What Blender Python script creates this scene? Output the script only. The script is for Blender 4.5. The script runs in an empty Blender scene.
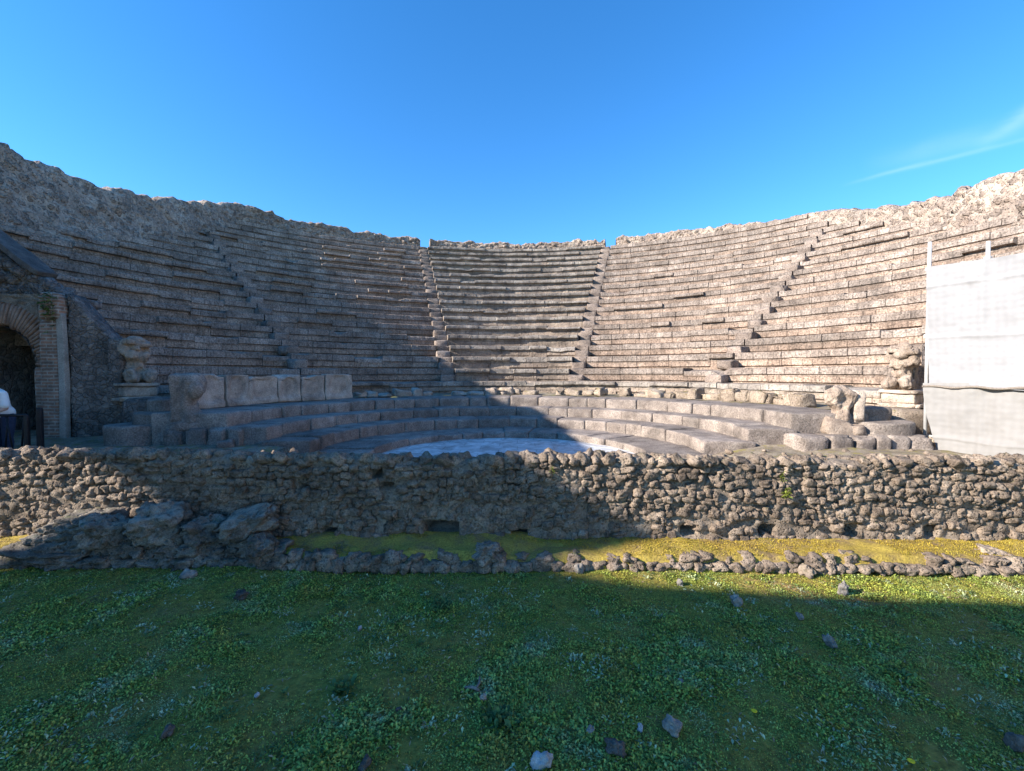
import bpy, bmesh, math, random
import numpy as np
from mathutils import Vector, Matrix

random.seed(7)
rng = np.random.default_rng(11)
SC = bpy.context.scene
COL = SC.collection
R = math.radians

# ------------------------------------------------------------------ camera frame
EYE = np.array([0.0, 0.0, 1.545])
FPX, YAW, PIT = 443.0, R(0.7), R(1.57)          # turned a touch to the left, tipped a touch down
fwd = np.array([-math.sin(YAW) * math.cos(PIT), math.cos(YAW) * math.cos(PIT), -math.sin(PIT)])
rgt = np.array([math.cos(YAW), math.sin(YAW), 0.0])
upv = np.cross(rgt, fwd)


def ray(px, py):
    return fwd + rgt * ((px - 512) / FPX) - upv * ((py - 385.5) / FPX)


def at(px, py, d):
    return EYE + ray(px, py) * d


def gnd(px, py, z=0.0):
    r = ray(px, py)
    return EYE + r * ((z - EYE[2]) / r[2])


# ------------------------------------------------------------------ noise (numpy)
def _h(ix, iy, iz, seed):
    n = (ix.astype(np.int64) * 374761393 + iy.astype(np.int64) * 668265263 + iz.astype(np.int64) * 2147483647 + seed * 1274126177) & 0xFFFFFFFF
    n = ((n ^ (n >> 13)) * 1274126177) & 0xFFFFFFFF
    n = ((n ^ (n >> 16)) * 2246822519) & 0xFFFFFFFF
    n = n ^ (n >> 15)
    return (n & 0xFFFFFF) / float(0xFFFFFF)


def vnoise(Pt, s=1.0, seed=0):
    q = np.asarray(Pt, float) * s
    i = np.floor(q)
    f = q - i
    f = f * f * (3 - 2 * f)
    i = i.astype(np.int64)
    r = 0
    for dx in (0, 1):
        for dy in (0, 1):
            for dz in (0, 1):
                w = (f[..., 0] if dx else 1 - f[..., 0]) * (f[..., 1] if dy else 1 - f[..., 1]) * (f[..., 2] if dz else 1 - f[..., 2])
                r = r + w * _h(i[..., 0] + dx, i[..., 1] + dy, i[..., 2] + dz, seed)
    return r * 2 - 1


def fbm(Pt, s=1.0, seed=0, o=4):
    a, r = 1.0, 0
    for k in range(o):
        r = r + a * vnoise(Pt, s * 2.03 ** k, seed + 17 * k)
        a *= 0.5
    return r


def worley(Pt, s=1.0, seed=0):
    q = np.asarray(Pt, float) * s
    i = np.floor(q).astype(np.int64)
    f1 = np.full(q.shape[:-1], 9.0)
    f2 = np.full(q.shape[:-1], 9.0)
    cid = np.zeros(q.shape[:-1])
    for dx in (-1, 0, 1):
        for dy in (-1, 0, 1):
            for dz in (-1, 0, 1):
                a, b, c = i[..., 0] + dx, i[..., 1] + dy, i[..., 2] + dz
                d = np.sqrt((a + _h(a, b, c, seed) - q[..., 0]) ** 2 + (b + _h(a, b, c, seed + 5) - q[..., 1]) ** 2 + (c + _h(a, b, c, seed + 9) - q[..., 2]) ** 2)
                near = d < f1
                f2 = np.where(near, f1, np.minimum(f2, d))
                cid = np.where(near, _h(a, b, c, seed + 13), cid)
                f1 = np.where(near, d, f1)
    return f1, f2, cid


# ------------------------------------------------------------------ mesh building
def mesh_from(name, V, faces, uv=None, smooth=True):
    """V (n,3); faces: list of (m,k) int arrays; uv per vertex (n,2)."""
    me = bpy.data.meshes.new(name)
    V = np.asarray(V, np.float32)
    me.vertices.add(len(V))
    me.vertices.foreach_set('co', V.ravel())
    loops = np.concatenate([np.asarray(f, np.int32).ravel() for f in faces])
    tot = np.concatenate([np.full(len(f), np.asarray(f).shape[1], np.int32) for f in faces])
    st = np.concatenate([[0], np.cumsum(tot)[:-1]]).astype(np.int32)
    me.loops.add(len(loops))
    me.loops.foreach_set('vertex_index', loops)
    me.polygons.add(len(tot))
    me.polygons.foreach_set('loop_start', st)
    me.polygons.foreach_set('loop_total', tot)
    me.polygons.foreach_set('use_smooth', np.full(len(tot), smooth, bool))
    if uv is not None:
        l = me.uv_layers.new(name='UVMap')
        l.data.foreach_set('uv', np.asarray(uv, np.float32)[loops].ravel())
    me.update(calc_edges=True)
    me.validate()
    return me


def world_loc(o):
    p = np.zeros(3)
    while o is not None:
        p = p + np.array(o.location)
        o = o.parent
    return p


def add(name, V, faces, mat, parent=None, uv=None, smooth=True, base=None):
    """ONE mesh object from world-space vertices. Top-level objects get their origin at base."""
    V = np.asarray(V, float)
    off = world_loc(parent) if parent is not None else np.zeros(3)
    b = np.zeros(3)
    if base is not None:
        b = np.asarray(base, float)
    elif parent is None:
        b = np.array([V[:, 0].mean(), V[:, 1].mean(), V[:, 2].min()])
    o = bpy.data.objects.new(name, mesh_from(name, V - off - b, faces, uv, smooth))
    o.location = b
    if parent is not None:
        o.parent = parent
    if isinstance(mat, (list, tuple)):
        for m_ in mat:
            o.data.materials.append(m_)
    else:
        o.data.materials.append(mat)
    COL.objects.link(o)
    return o


def tag(o, label=None, cat=None, group=None, kind=None):
    if label: o['label'] = label
    if cat: o['category'] = cat
    if group: o['group'] = group
    if kind: o['kind'] = kind
    return o


def thing(name, loc, label, cat, group=None):
    o = bpy.data.objects.new(name, None)
    o.location = loc
    o.empty_display_size = 0.3
    COL.objects.link(o)
    return tag(o, label, cat, group)


def gridq(nu, nv, off=0):
    a = np.arange(nu * nv).reshape(nu, nv) + off
    return np.stack([a[:-1, :-1], a[1:, :-1], a[1:, 1:], a[:-1, 1:]], -1).reshape(-1, 4)


def _ico(sub):
    bm = bmesh.new()
    bmesh.ops.create_icosphere(bm, subdivisions=sub, radius=1)
    v = np.array([x.co[:] for x in bm.verts])
    f = np.array([[y.index for y in x.verts] for x in bm.faces])
    bm.free()
    return v, f


ICO = {k: _ico(k) for k in (1, 2, 3, 4, 5)}


def _cube(n):
    bm = bmesh.new()
    bmesh.ops.create_cube(bm, size=2)
    bmesh.ops.subdivide_edges(bm, edges=bm.edges[:], cuts=n, use_grid_fill=True)
    v = np.array([x.co[:] for x in bm.verts])
    f = np.array([[y.index for y in x.verts] for x in bm.faces])
    bm.free()
    return v, f


CUBE = {k: _cube(k) for k in (1, 3, 5, 7, 12, 20)}


def rbox(n=5, p=9.0):
    """unit cube with rounded edges"""
    v, f = CUBE[n]
    v = np.sign(v) * (1 - (1 - np.abs(v)) ** 2.1)                 # crowd points toward the edges
    r = (np.abs(v) ** p).sum(1) ** (1 / p)
    m = np.abs(v).max(1)
    return v * (m / r)[:, None], f


def rotm(rx=0, ry=0, rz=0):
    return np.array(Matrix.Rotation(rz, 3, 'Z') @ Matrix.Rotation(ry, 3, 'Y') @ Matrix.Rotation(rx, 3, 'X'))


def edge_wear(v, q, amt):
    """how far the arrises are knocked back: only where two faces meet, in irregular bites"""
    e = np.clip(((np.abs(v) > 0.88).sum(1) - 1), 0, 1)
    return (e * amt * np.clip(0.35 + 1.3 * fbm(q, 4.5, 87, 4), 0, 2.2))[:, None]


class MB:
    def __init__(s):
        s.V, s.F, s.n = [], [], 0

    def put(s, V, F):
        s.V.append(np.asarray(V, float))
        for f in (F if isinstance(F, list) else [F]):
            s.F.append(np.asarray(f) + s.n)
        s.n += len(V)
        return s

    def stone(s, c, size, rot=(0, 0, 0), seed=0, sub=2, amp=0.25, freq=1.3, boxy=0.6):
        v, f = ICO[sub]
        q = np.sign(v) * np.abs(v) ** boxy
        q = q / np.maximum(1e-6, np.sqrt((np.abs(q) ** 4).sum(1)) ** 0.5)[:, None]
        o = np.array([seed * 3.71, seed * 1.93, seed * 7.17]) % 97
        q = q * (1 + amp * fbm(v + o, freq, 3, 4))[:, None]
        s.put((q * np.asarray(size)) @ rotm(*rot).T + np.asarray(c), f)
        return s

    def block(s, c, size, rot=(0, 0, 0), seed=0, n=5, p=9.0, amp=0.012, freq=3.0):
        v, f = rbox(n, p)
        q = v * (np.asarray(size) / 2)
        o = np.array([seed * 3.71, seed * 1.93, seed * 7.17]) % 97
        d = np.stack([fbm(q + o, freq, 21, 4), fbm(q + o + 31, freq, 22, 4), fbm(q + o + 57, freq, 23, 4)], 1)
        d = d * amp - edge_wear(v, q + o, 2.4 * amp) * v * np.asarray(size) / np.max(size)
        s.put((q + d) @ rotm(*rot).T + np.asarray(c), f)
        return s

    def tube(s, pts, rad, seg=12, cap=True):
        pts = [np.asarray(p, float) for p in pts]
        rad = rad if isinstance(rad, (list, tuple)) else [rad] * len(pts)
        base = []
        for i, p in enumerate(pts):
            t = pts[min(i + 1, len(pts) - 1)] - pts[max(i - 1, 0)]
            t = t / np.linalg.norm(t)
            a = np.cross(t, [0.13, 0.31, 0.94] if abs(t[2]) < 0.9 else [1, 0.1, 0])
            a /= np.linalg.norm(a)
            b = np.cross(t, a)
            for k in range(seg):
                w = 2 * math.pi * k / seg
                base.append(p + rad[i] * (math.cos(w) * a + math.sin(w) * b))
        n = len(pts)
        F = [[i * seg + k, i * seg + (k + 1) % seg, (i + 1) * seg + (k + 1) % seg, (i + 1) * seg + k] for i in range(n - 1) for k in range(seg)]
        T = []
        if cap:
            base += [pts[0], pts[-1]]
            T = [[n * seg, (k + 1) % seg, k] for k in range(seg)] + [[n * seg + 1, (n - 1) * seg + k, (n - 1) * seg + (k + 1) % seg] for k in range(seg)]
        s.put(base, [np.array(F)] + ([np.array(T)] if T else []))
        return s

    def build(s, name, mat, parent=None, smooth=True, base=None):
        V = np.concatenate(s.V)
        by = {}
        for f in s.F:
            by.setdefault(f.shape[1], []).append(f)
        return add(name, V, [np.concatenate(x) for x in by.values()], mat, parent, None, smooth, base)


# ------------------------------------------------------------------ materials
class NT:
    def __init__(s, tree):
        s.t = tree

    def n(s, typ, **kw):
        nd = s.t.nodes.new(typ)
        for k, v in kw.items():
            if k.startswith('i_'):
                nd.inputs[k[2:].replace('_', ' ')].default_value = v
            else:
                setattr(nd, k, v)
        return nd

    def l(s, a, b):
        s.t.links.new(a, b)

    def math(s, op, a, b=None, clamp=False):
        nd = s.n('ShaderNodeMath', operation=op, use_clamp=clamp)
        for i, x in enumerate((a, b)):
            if x is None: continue
            if isinstance(x, (int, float)): nd.inputs[i].default_value = x
            else: s.l(x, nd.inputs[i])
        return nd.outputs[0]

    def noise(s, vec, scale, detail=6, rough=0.6, dist=0.0):
        nd = s.n('ShaderNodeTexNoise')
        nd.inputs['Scale'].default_value = scale
        nd.inputs['Detail'].default_value = detail
        nd.inputs['Roughness'].default_value = rough
        nd.inputs['Distortion'].default_value = dist
        s.l(vec, nd.inputs['Vector'])
        return nd.outputs['Fac']

    def vor(s, vec, scale, feature='F1', rand=1.0):
        nd = s.n('ShaderNodeTexVoronoi', feature=feature)
        nd.inputs['Scale'].default_value = scale
        nd.inputs['Randomness'].default_value = rand
        s.l(vec, nd.inputs['Vector'])
        return nd

    def ramp(s, fac, stops):
        nd = s.n('ShaderNodeValToRGB')
        e = nd.color_ramp.elements
        while len(e) < len(stops): e.new(0.5)
        for x, (p, c) in zip(e, stops):
            x.position = p
            x.color = (*c, 1) if len(c) == 3 else c
        s.l(fac, nd.inputs[0])
        return nd.outputs[0]

    def rng(s, v, a, b, c=0.0, d=1.0):
        nd = s.n('ShaderNodeMapRange')
        s.l(v, nd.inputs[0])
        for i, x in enumerate((a, b, c, d)): nd.inputs[1 + i].default_value = x
        return nd.outputs[0]

    def mix(s, fac, a, b, mode='MIX'):
        nd = s.n('ShaderNodeMix', data_type='RGBA', blend_type=mode)
        for i, x in ((0, fac), (6, a), (7, b)):
            if isinstance(x, (int, float)): nd.inputs[i].default_value = x
            elif isinstance(x, tuple): nd.inputs[i].default_value = (*x, 1)
            else: s.l(x, nd.inputs[i])
        return nd.outputs[2]

    def grey(s, v):
        nd = s.n('ShaderNodeCombineColor')
        for i in range(3): s.l(v, nd.inputs[i])
        return nd.outputs[0]


def new_mat(name):
    m = bpy.data.materials.new(name)
    m.use_nodes = True
    t = NT(m.node_tree)
    b = m.node_tree.nodes['Principled BSDF']
    b.inputs['Specular IOR Level'].default_value = 0.25
    return m, t, b


def stone_mat(name, dark, mid, light, scale=2.0, bump=0.6, bd=0.03, cell=None, pits=None, stain=0.35, stain_col=(0.045, 0.043, 0.04),
              moss=None, moss_amt=0.5, brick=None, rand=0.25, fleck=0.2, rough=0.93, warm=None):
    m, t, b = new_mat(name)
    geo = t.n('ShaderNodeNewGeometry')
    pos = geo.outputs['Position']
    n1 = t.noise(pos, scale, 8, 0.65)
    col = t.ramp(n1, [(0.30, dark), (0.5, mid), (0.72, light)])
    h = t.math('MULTIPLY', n1, 1.0)
    n2 = t.noise(pos, scale * 14, 5, 0.7)
    col = t.mix(1.0, col, t.grey(t.rng(n2, 0.25, 0.75, 1 - fleck * 2, 1 + fleck * 2)), 'MULTIPLY')
    h = t.math('ADD', h, t.math('MULTIPLY', n2, 0.35))
    if cell and name == 'rubble_core':
        wv = t.n('ShaderNodeTexNoise')
        wv.inputs['Scale'].default_value = 5
        t.l(pos, wv.inputs['Vector'])
        wa = t.n('ShaderNodeVectorMath', operation='MULTIPLY_ADD')
        t.l(wv.outputs['Color'], wa.inputs[0]); wa.inputs[1].default_value = (0.14, 0.14, 0.14); t.l(pos, wa.inputs[2])
        for sc_, lo_ in ((cell, 0.22), (cell * 0.55, 0.55)):
            v = t.vor(wa.outputs[0], sc_)
            sep = t.n('ShaderNodeSeparateColor')
            t.l(v.outputs['Color'], sep.inputs[0])
            isst = t.math('MULTIPLY', t.rng(v.outputs['Distance'], 0.50, 0.36), t.rng(sep.outputs[0], lo_, lo_ + 0.05))
            stc = t.mix(1.0, t.ramp(sep.outputs[1], [(0.0, (0.15, 0.115, 0.095)), (0.5, (0.25, 0.20, 0.16)), (0.85, (0.33, 0.245, 0.19)), (1.0, (0.42, 0.36, 0.29))]), t.grey(t.rng(n2, 0.25, 0.75, 0.75, 1.25)), 'MULTIPLY')
            col = t.mix(t.math('MULTIPLY', isst, 0.8), col, stc)
            h = t.math('ADD', h, t.math('MULTIPLY', isst, 0.7))
    elif cell:
        v = t.vor(pos, cell)
        sep = t.n('ShaderNodeSeparateColor')
        t.l(v.outputs['Color'], sep.inputs[0])
        col = t.mix(1.0, col, t.grey(t.rng(sep.outputs[0], 0, 1, 0.72, 1.28)), 'MULTIPLY')
        if warm:
            col = t.mix(t.rng(sep.outputs[1], 0.72, 0.95), col, warm)
        ed = t.vor(pos, cell, 'DISTANCE_TO_EDGE')
        e = t.rng(ed.outputs['Distance'], 0.0, 0.14)
        h = t.math('ADD', h, t.math('MULTIPLY', e, 0.5))
    if brick:
        uv = t.n('ShaderNodeUVMap')
        mp = t.n('ShaderNodeMapping')
        t.l(uv.outputs[0], mp.inputs[0])
        wob = t.n('ShaderNodeTexNoise')
        wob.inputs['Scale'].default_value = 2.5
        t.l(pos, wob.inputs['Vector'])
        ad = t.n('ShaderNodeVectorMath', operation='MULTIPLY_ADD')
        t.l(wob.outputs['Color'], ad.inputs[0])
        ad.inputs[1].default_value = (0.12, 0.10, 0)
        t.l(mp.outputs[0], ad.inputs[2])
        br = t.n('ShaderNodeTexBrick')
        br.offset = 0.5
        br.inputs['Scale'].default_value = 1.0
        br.inputs['Brick Width'].default_value = brick[0]
        br.inputs['Row Height'].default_value = brick[1]
        br.inputs['Mortar Size'].default_value = brick[2]
        br.inputs['Mortar Smooth'].default_value = 0.4
        br.inputs['Bias'].default_value = 0.0
        br.inputs['Color1'].default_value = (brick[3],) * 3 + (1,)
        br.inputs['Color2'].default_value = (brick[4],) * 3 + (1,)
        br.inputs['Mortar'].default_value = (brick[5],) * 3 + (1,)
        t.l(ad.outputs[0], br.inputs['Vector'])
        col = t.mix(1.0, col, br.outputs['Color'], 'MULTIPLY')
        h = t.math('SUBTRACT', h, t.math('MULTIPLY', br.outputs['Fac'], 0.8))
        # upper course greyer, lower course warmer; every row and stretch a tone of its own
        sv = t.n('ShaderNodeSeparateXYZ')
        t.l(ad.outputs[0], sv.inputs[0])
        fr = t.math('FRACT', sv.outputs[1])
        up_ = t.rng(fr, 0.48, 0.60)
        col = t.mix(up_, col, t.mix(1.0, col, (0.93, 0.98, 1.03), 'MULTIPLY'))
        col = t.mix(t.math('SUBTRACT', 1.0, up_), col, t.mix(1.0, col, (1.03, 0.985, 0.95), 'MULTIPLY'))
        cv = t.n('ShaderNodeCombineXYZ')
        t.l(t.math('MULTIPLY', sv.outputs[0], 0.7), cv.inputs[0])
        t.l(t.math('MULTIPLY', t.math('FLOOR', t.math('MULTIPLY', sv.outputs[1], 2.0)), 3.7), cv.inputs[1])
        rn = t.noise(cv.outputs[0], 1.0, 3, 0.6)
        col = t.mix(1.0, col, t.grey(t.rng(rn, 0.3, 0.7, 0.80, 1.16)), 'MULTIPLY')
    if pits:
        pv = t.vor(pos, pits)
        pd = t.rng(pv.outputs['Distance'], 0.05, 0.35)
        h = t.math('ADD', h, t.math('MULTIPLY', pd, 0.5))
        col = t.mix(1.0, col, t.grey(t.rng(pv.outputs['Distance'], 0.05, 0.3, 0.6, 1.0)), 'MULTIPLY')
    if stain:
        s1 = t.noise(pos, scale * 0.55, 9, 0.72, 0.6)
        col = t.mix(t.math('MULTIPLY', t.rng(s1, 0.5, 0.66), stain), col, stain_col)
    if rand:
        oi = t.n('ShaderNodeObjectInfo')
        col = t.mix(1.0, col, t.grey(t.rng(oi.outputs['Random'], 0, 1, 1 - rand, 1 + rand)), 'MULTIPLY')
    if moss:
        sx = t.n('ShaderNodeSeparateXYZ')
        t.l(geo.outputs['Normal'], sx.inputs[0])
        mn = t.noise(pos, scale * 1.6, 7, 0.7)
        f = t.math('MULTIPLY', t.rng(sx.outputs[2], 0.35, 0.85), t.rng(mn, 0.62 - 0.3 * moss_amt, 0.75 - 0.3 * moss_amt))
        col = t.mix(t.math('MULTIPLY', f, 0.85), col, moss)
    t.l(col, b.inputs['Base Color'])
    b.inputs['Roughness'].default_value = rough
    bp = t.n('ShaderNodeBump')
    bp.inputs['Strength'].default_value = bump
    bp.inputs['Distance'].default_value = bd
    t.l(h, bp.inputs['Height'])
    t.l(bp.outputs[0], b.inputs['Normal'])
    return m


def plain_mat(name, colr, rough=0.6, metal=0.0, var=0.15, scale=20, bump=0.1):
    m, t, b = new_mat(name)
    pos = t.n('ShaderNodeNewGeometry').outputs['Position']
    n = t.noise(pos, scale, 5, 0.6)
    c = t.mix(1.0, colr, t.grey(t.rng(n, 0.3, 0.7, 1 - var, 1 + var)), 'MULTIPLY')
    t.l(c, b.inputs['Base Color'])
    b.inputs['Roughness'].default_value = rough
    b.inputs['Metallic'].default_value = metal
    bp = t.n('ShaderNodeBump')
    bp.inputs['Strength'].default_value = bump
    bp.inputs['Distance'].default_value = 0.01
    t.l(n, bp.inputs['Height'])
    t.l(bp.outputs[0], b.inputs['Normal'])
    return m


MOSS_Y = (0.20, 0.17, 0.025)
MOSS_G = (0.055, 0.075, 0.02)
M = {}
M['tufa'] = stone_mat('tufa_seat', (0.155, 0.118, 0.093), (0.265, 0.207, 0.165), (0.38, 0.308, 0.25), 1.6, 0.8, 0.035, stain=0.4,
                      brick=(0.30, 0.5, 0.014, 0.90, 1.08, 0.84), fleck=0.42, pits=13, rand=0.10)
M['cap'] = stone_mat('lava_seat_slab', (0.15, 0.125, 0.105), (0.27, 0.225, 0.185), (0.42, 0.36, 0.29), 1.9, 0.9, 0.04, stain=0.5, fleck=0.24, pits=11,
                     brick=(0.55, 0.5, 0.012, 0.88, 1.1, 0.8), rand=0.10)
M['stair'] = stone_mat('stair_stone', (0.12, 0.094, 0.077), (0.215, 0.172, 0.142), (0.32, 0.262, 0.215), 2.4, 0.9, 0.04, stain=0.45, rand=0.22, fleck=0.35, pits=16)
M['rubble'] = stone_mat('rubble_core', (0.21, 0.165, 0.135), (0.33, 0.265, 0.215), (0.45, 0.38, 0.305), 1.1, 1.0, 0.06, cell=7.0, stain=0.4, warm=(0.33, 0.235, 0.175),
                        fleck=0.25, pits=17, rand=0)
M['basalt'] = stone_mat('step_basalt', (0.125, 0.102, 0.086), (0.225, 0.187, 0.158), (0.335, 0.285, 0.24), 3.0, 0.8, 0.03, stain=0.4, rand=0.2, pits=34, fleck=0.32)
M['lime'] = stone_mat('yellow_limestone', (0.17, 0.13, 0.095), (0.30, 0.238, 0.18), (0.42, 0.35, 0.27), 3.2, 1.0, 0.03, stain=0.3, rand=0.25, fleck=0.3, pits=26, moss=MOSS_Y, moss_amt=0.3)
M['panel'] = stone_mat('tufa_panel', (0.22, 0.175, 0.14), (0.40, 0.325, 0.26), (0.54, 0.455, 0.37), 3.0, 0.7, 0.03, stain=0.4, rand=0.12, pits=30)
M['statue'] = stone_mat('tufa_statue', (0.18, 0.135, 0.105), (0.31, 0.245, 0.19), (0.42, 0.345, 0.275), 5, 0.8, 0.03, stain=0.3, rand=0.05, pits=35)
M['lava'] = stone_mat('lava_rubble', (0.085, 0.064, 0.048), (0.225, 0.172, 0.128), (0.38, 0.305, 0.235), 6.0, 1.0, 0.03, stain=0.35, fleck=0.3, pits=55, moss=MOSS_G, moss_amt=0.25, rand=0)
M['mortar'] = stone_mat('wall_mortar', (0.12, 0.093, 0.07), (0.225, 0.178, 0.135), (0.34, 0.28, 0.215), 4.0, 1.0, 0.03, stain=0.3, fleck=0.25, pits=40, rand=0)
M['soil'] = stone_mat('wall_top_soil', (0.12, 0.09, 0.06), (0.22, 0.18, 0.13), (0.34, 0.285, 0.21), 3.5, 1.0, 0.03, stain=0.25, fleck=0.3, moss=MOSS_Y, moss_amt=0.35, rand=0)
M['boulder'] = stone_mat('lichen_boulder', (0.075, 0.063, 0.052), (0.165, 0.142, 0.115), (0.33, 0.295, 0.245), 6.5, 1.0, 0.03, stain=0.4, fleck=0.35, pits=28, moss=MOSS_G, moss_amt=0.25, rand=0.25)
M['pale_boulder'] = stone_mat('pale_boulder', (0.09, 0.077, 0.062), (0.20, 0.172, 0.138), (0.34, 0.30, 0.24), 7.0, 1.0, 0.04, stain=0.4, fleck=0.35, pits=20, rand=0.2, moss=(0.36, 0.325, 0.265), moss_amt=0.55)
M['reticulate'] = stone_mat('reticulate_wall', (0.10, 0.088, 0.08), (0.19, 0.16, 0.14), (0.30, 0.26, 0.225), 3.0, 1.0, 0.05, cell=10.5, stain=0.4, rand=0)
M['pebble'] = stone_mat('pebble_stone', (0.11, 0.095, 0.08), (0.22, 0.195, 0.165), (0.36, 0.325, 0.28), 20, 0.8, 0.01, stain=0.2, rand=0.35)
M['dark_pebble'] = stone_mat('dark_pebble', (0.05, 0.042, 0.036), (0.10, 0.083, 0.07), (0.18, 0.155, 0.13), 22, 0.9, 0.01, stain=0.2, rand=0.3)
M['white_pebble'] = stone_mat('white_pebble', (0.22, 0.215, 0.21), (0.36, 0.35, 0.34), (0.5, 0.48, 0.46), 20, 0.6, 0.008, stain=0.15, rand=0.1)
M['marble'] = stone_mat('marble_strip', (0.22, 0.195, 0.165), (0.32, 0.285, 0.245), (0.42, 0.38, 0.33), 3, 0.3, 0.01, stain=0.3, rand=0)
M['roof'] = stone_mat('dark_roof_slab', (0.06, 0.055, 0.05), (0.11, 0.10, 0.09), (0.18, 0.165, 0.15), 4.0, 1.0, 0.05, stain=0.3, rand=0)
M['twig'] = plain_mat('twig_bark', (0.20, 0.17, 0.14), 0.9, 0, 0.35, 60, 0.5)
M['metal'] = plain_mat('dark_metal', (0.03, 0.03, 0.033), 0.5, 0.6)
M['pole'] = plain_mat('galvanised_pole', (0.52, 0.515, 0.50), 0.5, 0.25, 0.12, 12)
M['skin'] = plain_mat('skin', (0.50, 0.32, 0.24), 0.55, 0, 0.06, 30, 0.03)
M['shirt'] = plain_mat('white_cotton', (0.78, 0.77, 0.74), 0.85, 0, 0.06, 14, 0.15)
M['trousers'] = plain_mat('dark_denim', (0.035, 0.045, 0.08), 0.9, 0, 0.2, 30, 0.2)
M['hair'] = plain_mat('dark_hair', (0.02, 0.016, 0.013), 0.6, 0, 0.3, 60, 0.4)
M['shoe'] = plain_mat('dark_shoe', (0.04, 0.04, 0.04), 0.6)
M['petal'] = plain_mat('yellow_petal', (0.80, 0.55, 0.02), 0.6)


def brick_mat():
    m, t, b = new_mat('roman_brick')
    geo = t.n('ShaderNodeNewGeometry')
    pos = geo.outputs['Position']
    sx = t.n('ShaderNodeSeparateXYZ')
    t.l(pos, sx.inputs[0])
    cb = t.n('ShaderNodeCombineXYZ')
    t.l(t.math('ADD', sx.outputs[0], sx.outputs[1]), cb.inputs[0])
    t.l(sx.outputs[2], cb.inputs[1])
    wob = t.n('ShaderNodeTexNoise')
    wob.inputs['Scale'].default_value = 4
    t.l(pos, wob.inputs['Vector'])
    ad = t.n('ShaderNodeVectorMath', operation='MULTIPLY_ADD')
    t.l(wob.outputs['Color'], ad.inputs[0])
    ad.inputs[1].default_value = (0.03, 0.03, 0)
    t.l(cb.outputs[0], ad.inputs[2])
    br = t.n('ShaderNodeTexBrick')
    br.inputs['Scale'].default_value = 1
    br.inputs['Brick Width'].default_value = 0.24
    br.inputs['Row Height'].default_value = 0.064
    br.inputs['Mortar Size'].default_value = 0.011
    br.inputs['Color1'].default_value = (0.40, 0.215, 0.14, 1)
    br.inputs['Color2'].default_value = (0.22, 0.15, 0.115, 1)
    br.inputs['Mortar'].default_value = (0.36, 0.31, 0.26, 1)
    t.l(ad.outputs[0], br.inputs['Vector'])
    n = t.noise(pos, 6, 8, 0.7)
    c = t.mix(1.0, br.outputs['Color'], t.grey(t.rng(n, 0.3, 0.7, 0.5, 1.4)), 'MULTIPLY')
    t.l(c, b.inputs['Base Color'])
    b.inputs['Roughness'].default_value = 0.95
    bp = t.n('ShaderNodeBump')
    bp.inputs['Strength'].default_value = 0.9
    bp.inputs['Distance'].default_value = 0.03
    t.l(t.math('SUBTRACT', n, br.outputs['Fac']), bp.inputs['Height'])
    t.l(bp.outputs[0], b.inputs['Normal'])
    return m


M['brick'] = brick_mat()
M['voussoir'] = stone_mat('voussoir_brick', (0.18, 0.115, 0.085), (0.36, 0.24, 0.18), (0.47, 0.34, 0.265), 5, 0.9, 0.02, stain=0.25, rand=0.25)


M['mossbed'] = stone_mat('moss_bed', (0.19, 0.13, 0.075), (0.33, 0.24, 0.05), (0.42, 0.32, 0.055), 5.5, 1.0, 0.03, stain=0.35, stain_col=(0.16, 0.125, 0.09), fleck=0.35, rand=0)


def ground_mat():
    """mossy turf: olive moss, brown bare soil, bluish clover; the same patch map drives the leaf colours"""
    m, t, b = new_mat('mossy_ground')
    pos = t.n('ShaderNodeNewGeometry').outputs['Position']
    n1 = t.noise(pos, 1.1, 7, 0.65, 0.4)
    col = t.ramp(n1, [(0.32, (0.30, 0.20, 0.08)), (0.46, (0.29, 0.24, 0.055)), (0.56, (0.25, 0.25, 0.05)), (0.70, (0.19, 0.22, 0.055))])
    n2 = t.noise(pos, 26, 6, 0.75)
    col = t.mix(1.0, col, t.grey(t.rng(n2, 0.28, 0.72, 0.35, 1.6)), 'MULTIPLY')
    n4 = t.noise(pos, 2.3, 6, 0.7)
    col = t.mix(t.math('MULTIPLY', t.rng(n4, 0.60, 0.70), 0.7), col, (0.15, 0.12, 0.085))
    t.l(col, b.inputs['Base Color'])
    b.inputs['Roughness'].default_value = 1.0
    bp = t.n('ShaderNodeBump')
    bp.inputs['Strength'].default_value = 1.0
    bp.inputs['Distance'].default_value = 0.03
    t.l(t.noise(pos, 34, 7, 0.75), bp.inputs['Height'])
    t.l(bp.outputs[0], b.inputs['Normal'])
    return m


def leaf_mat(name, stops, nscale=1.0, var=0.5):
    m, t, b = new_mat(name)
    pos = t.n('ShaderNodeNewGeometry').outputs['Position']
    n1 = t.noise(pos, nscale, 5, 0.65, 0.3)
    col = t.ramp(n1, stops)
    at_ = t.n('ShaderNodeAttribute', attribute_name='tone')
    col = t.mix(1.0, col, t.grey(t.rng(at_.outputs['Fac'], 0, 1, 1 - var, 1 + var)), 'MULTIPLY')
    t.l(col, b.inputs['Base Color'])
    b.inputs['Roughness'].default_value = 0.6
    b.inputs['Transmission Weight'].default_value = 0.0
    tr = t.n('ShaderNodeBsdfTranslucent')
    t.l(col, tr.inputs['Color'])
    mx = t.n('ShaderNodeMixShader')
    mx.inputs[0].default_value = 0.3
    t.l(b.outputs[0], mx.inputs[1])
    t.l(tr.outputs[0], mx.inputs[2])
    out = m.node_tree.nodes['Material Output']
    t.l(mx.outputs[0], out.inputs['Surface'])
    return m


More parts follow.
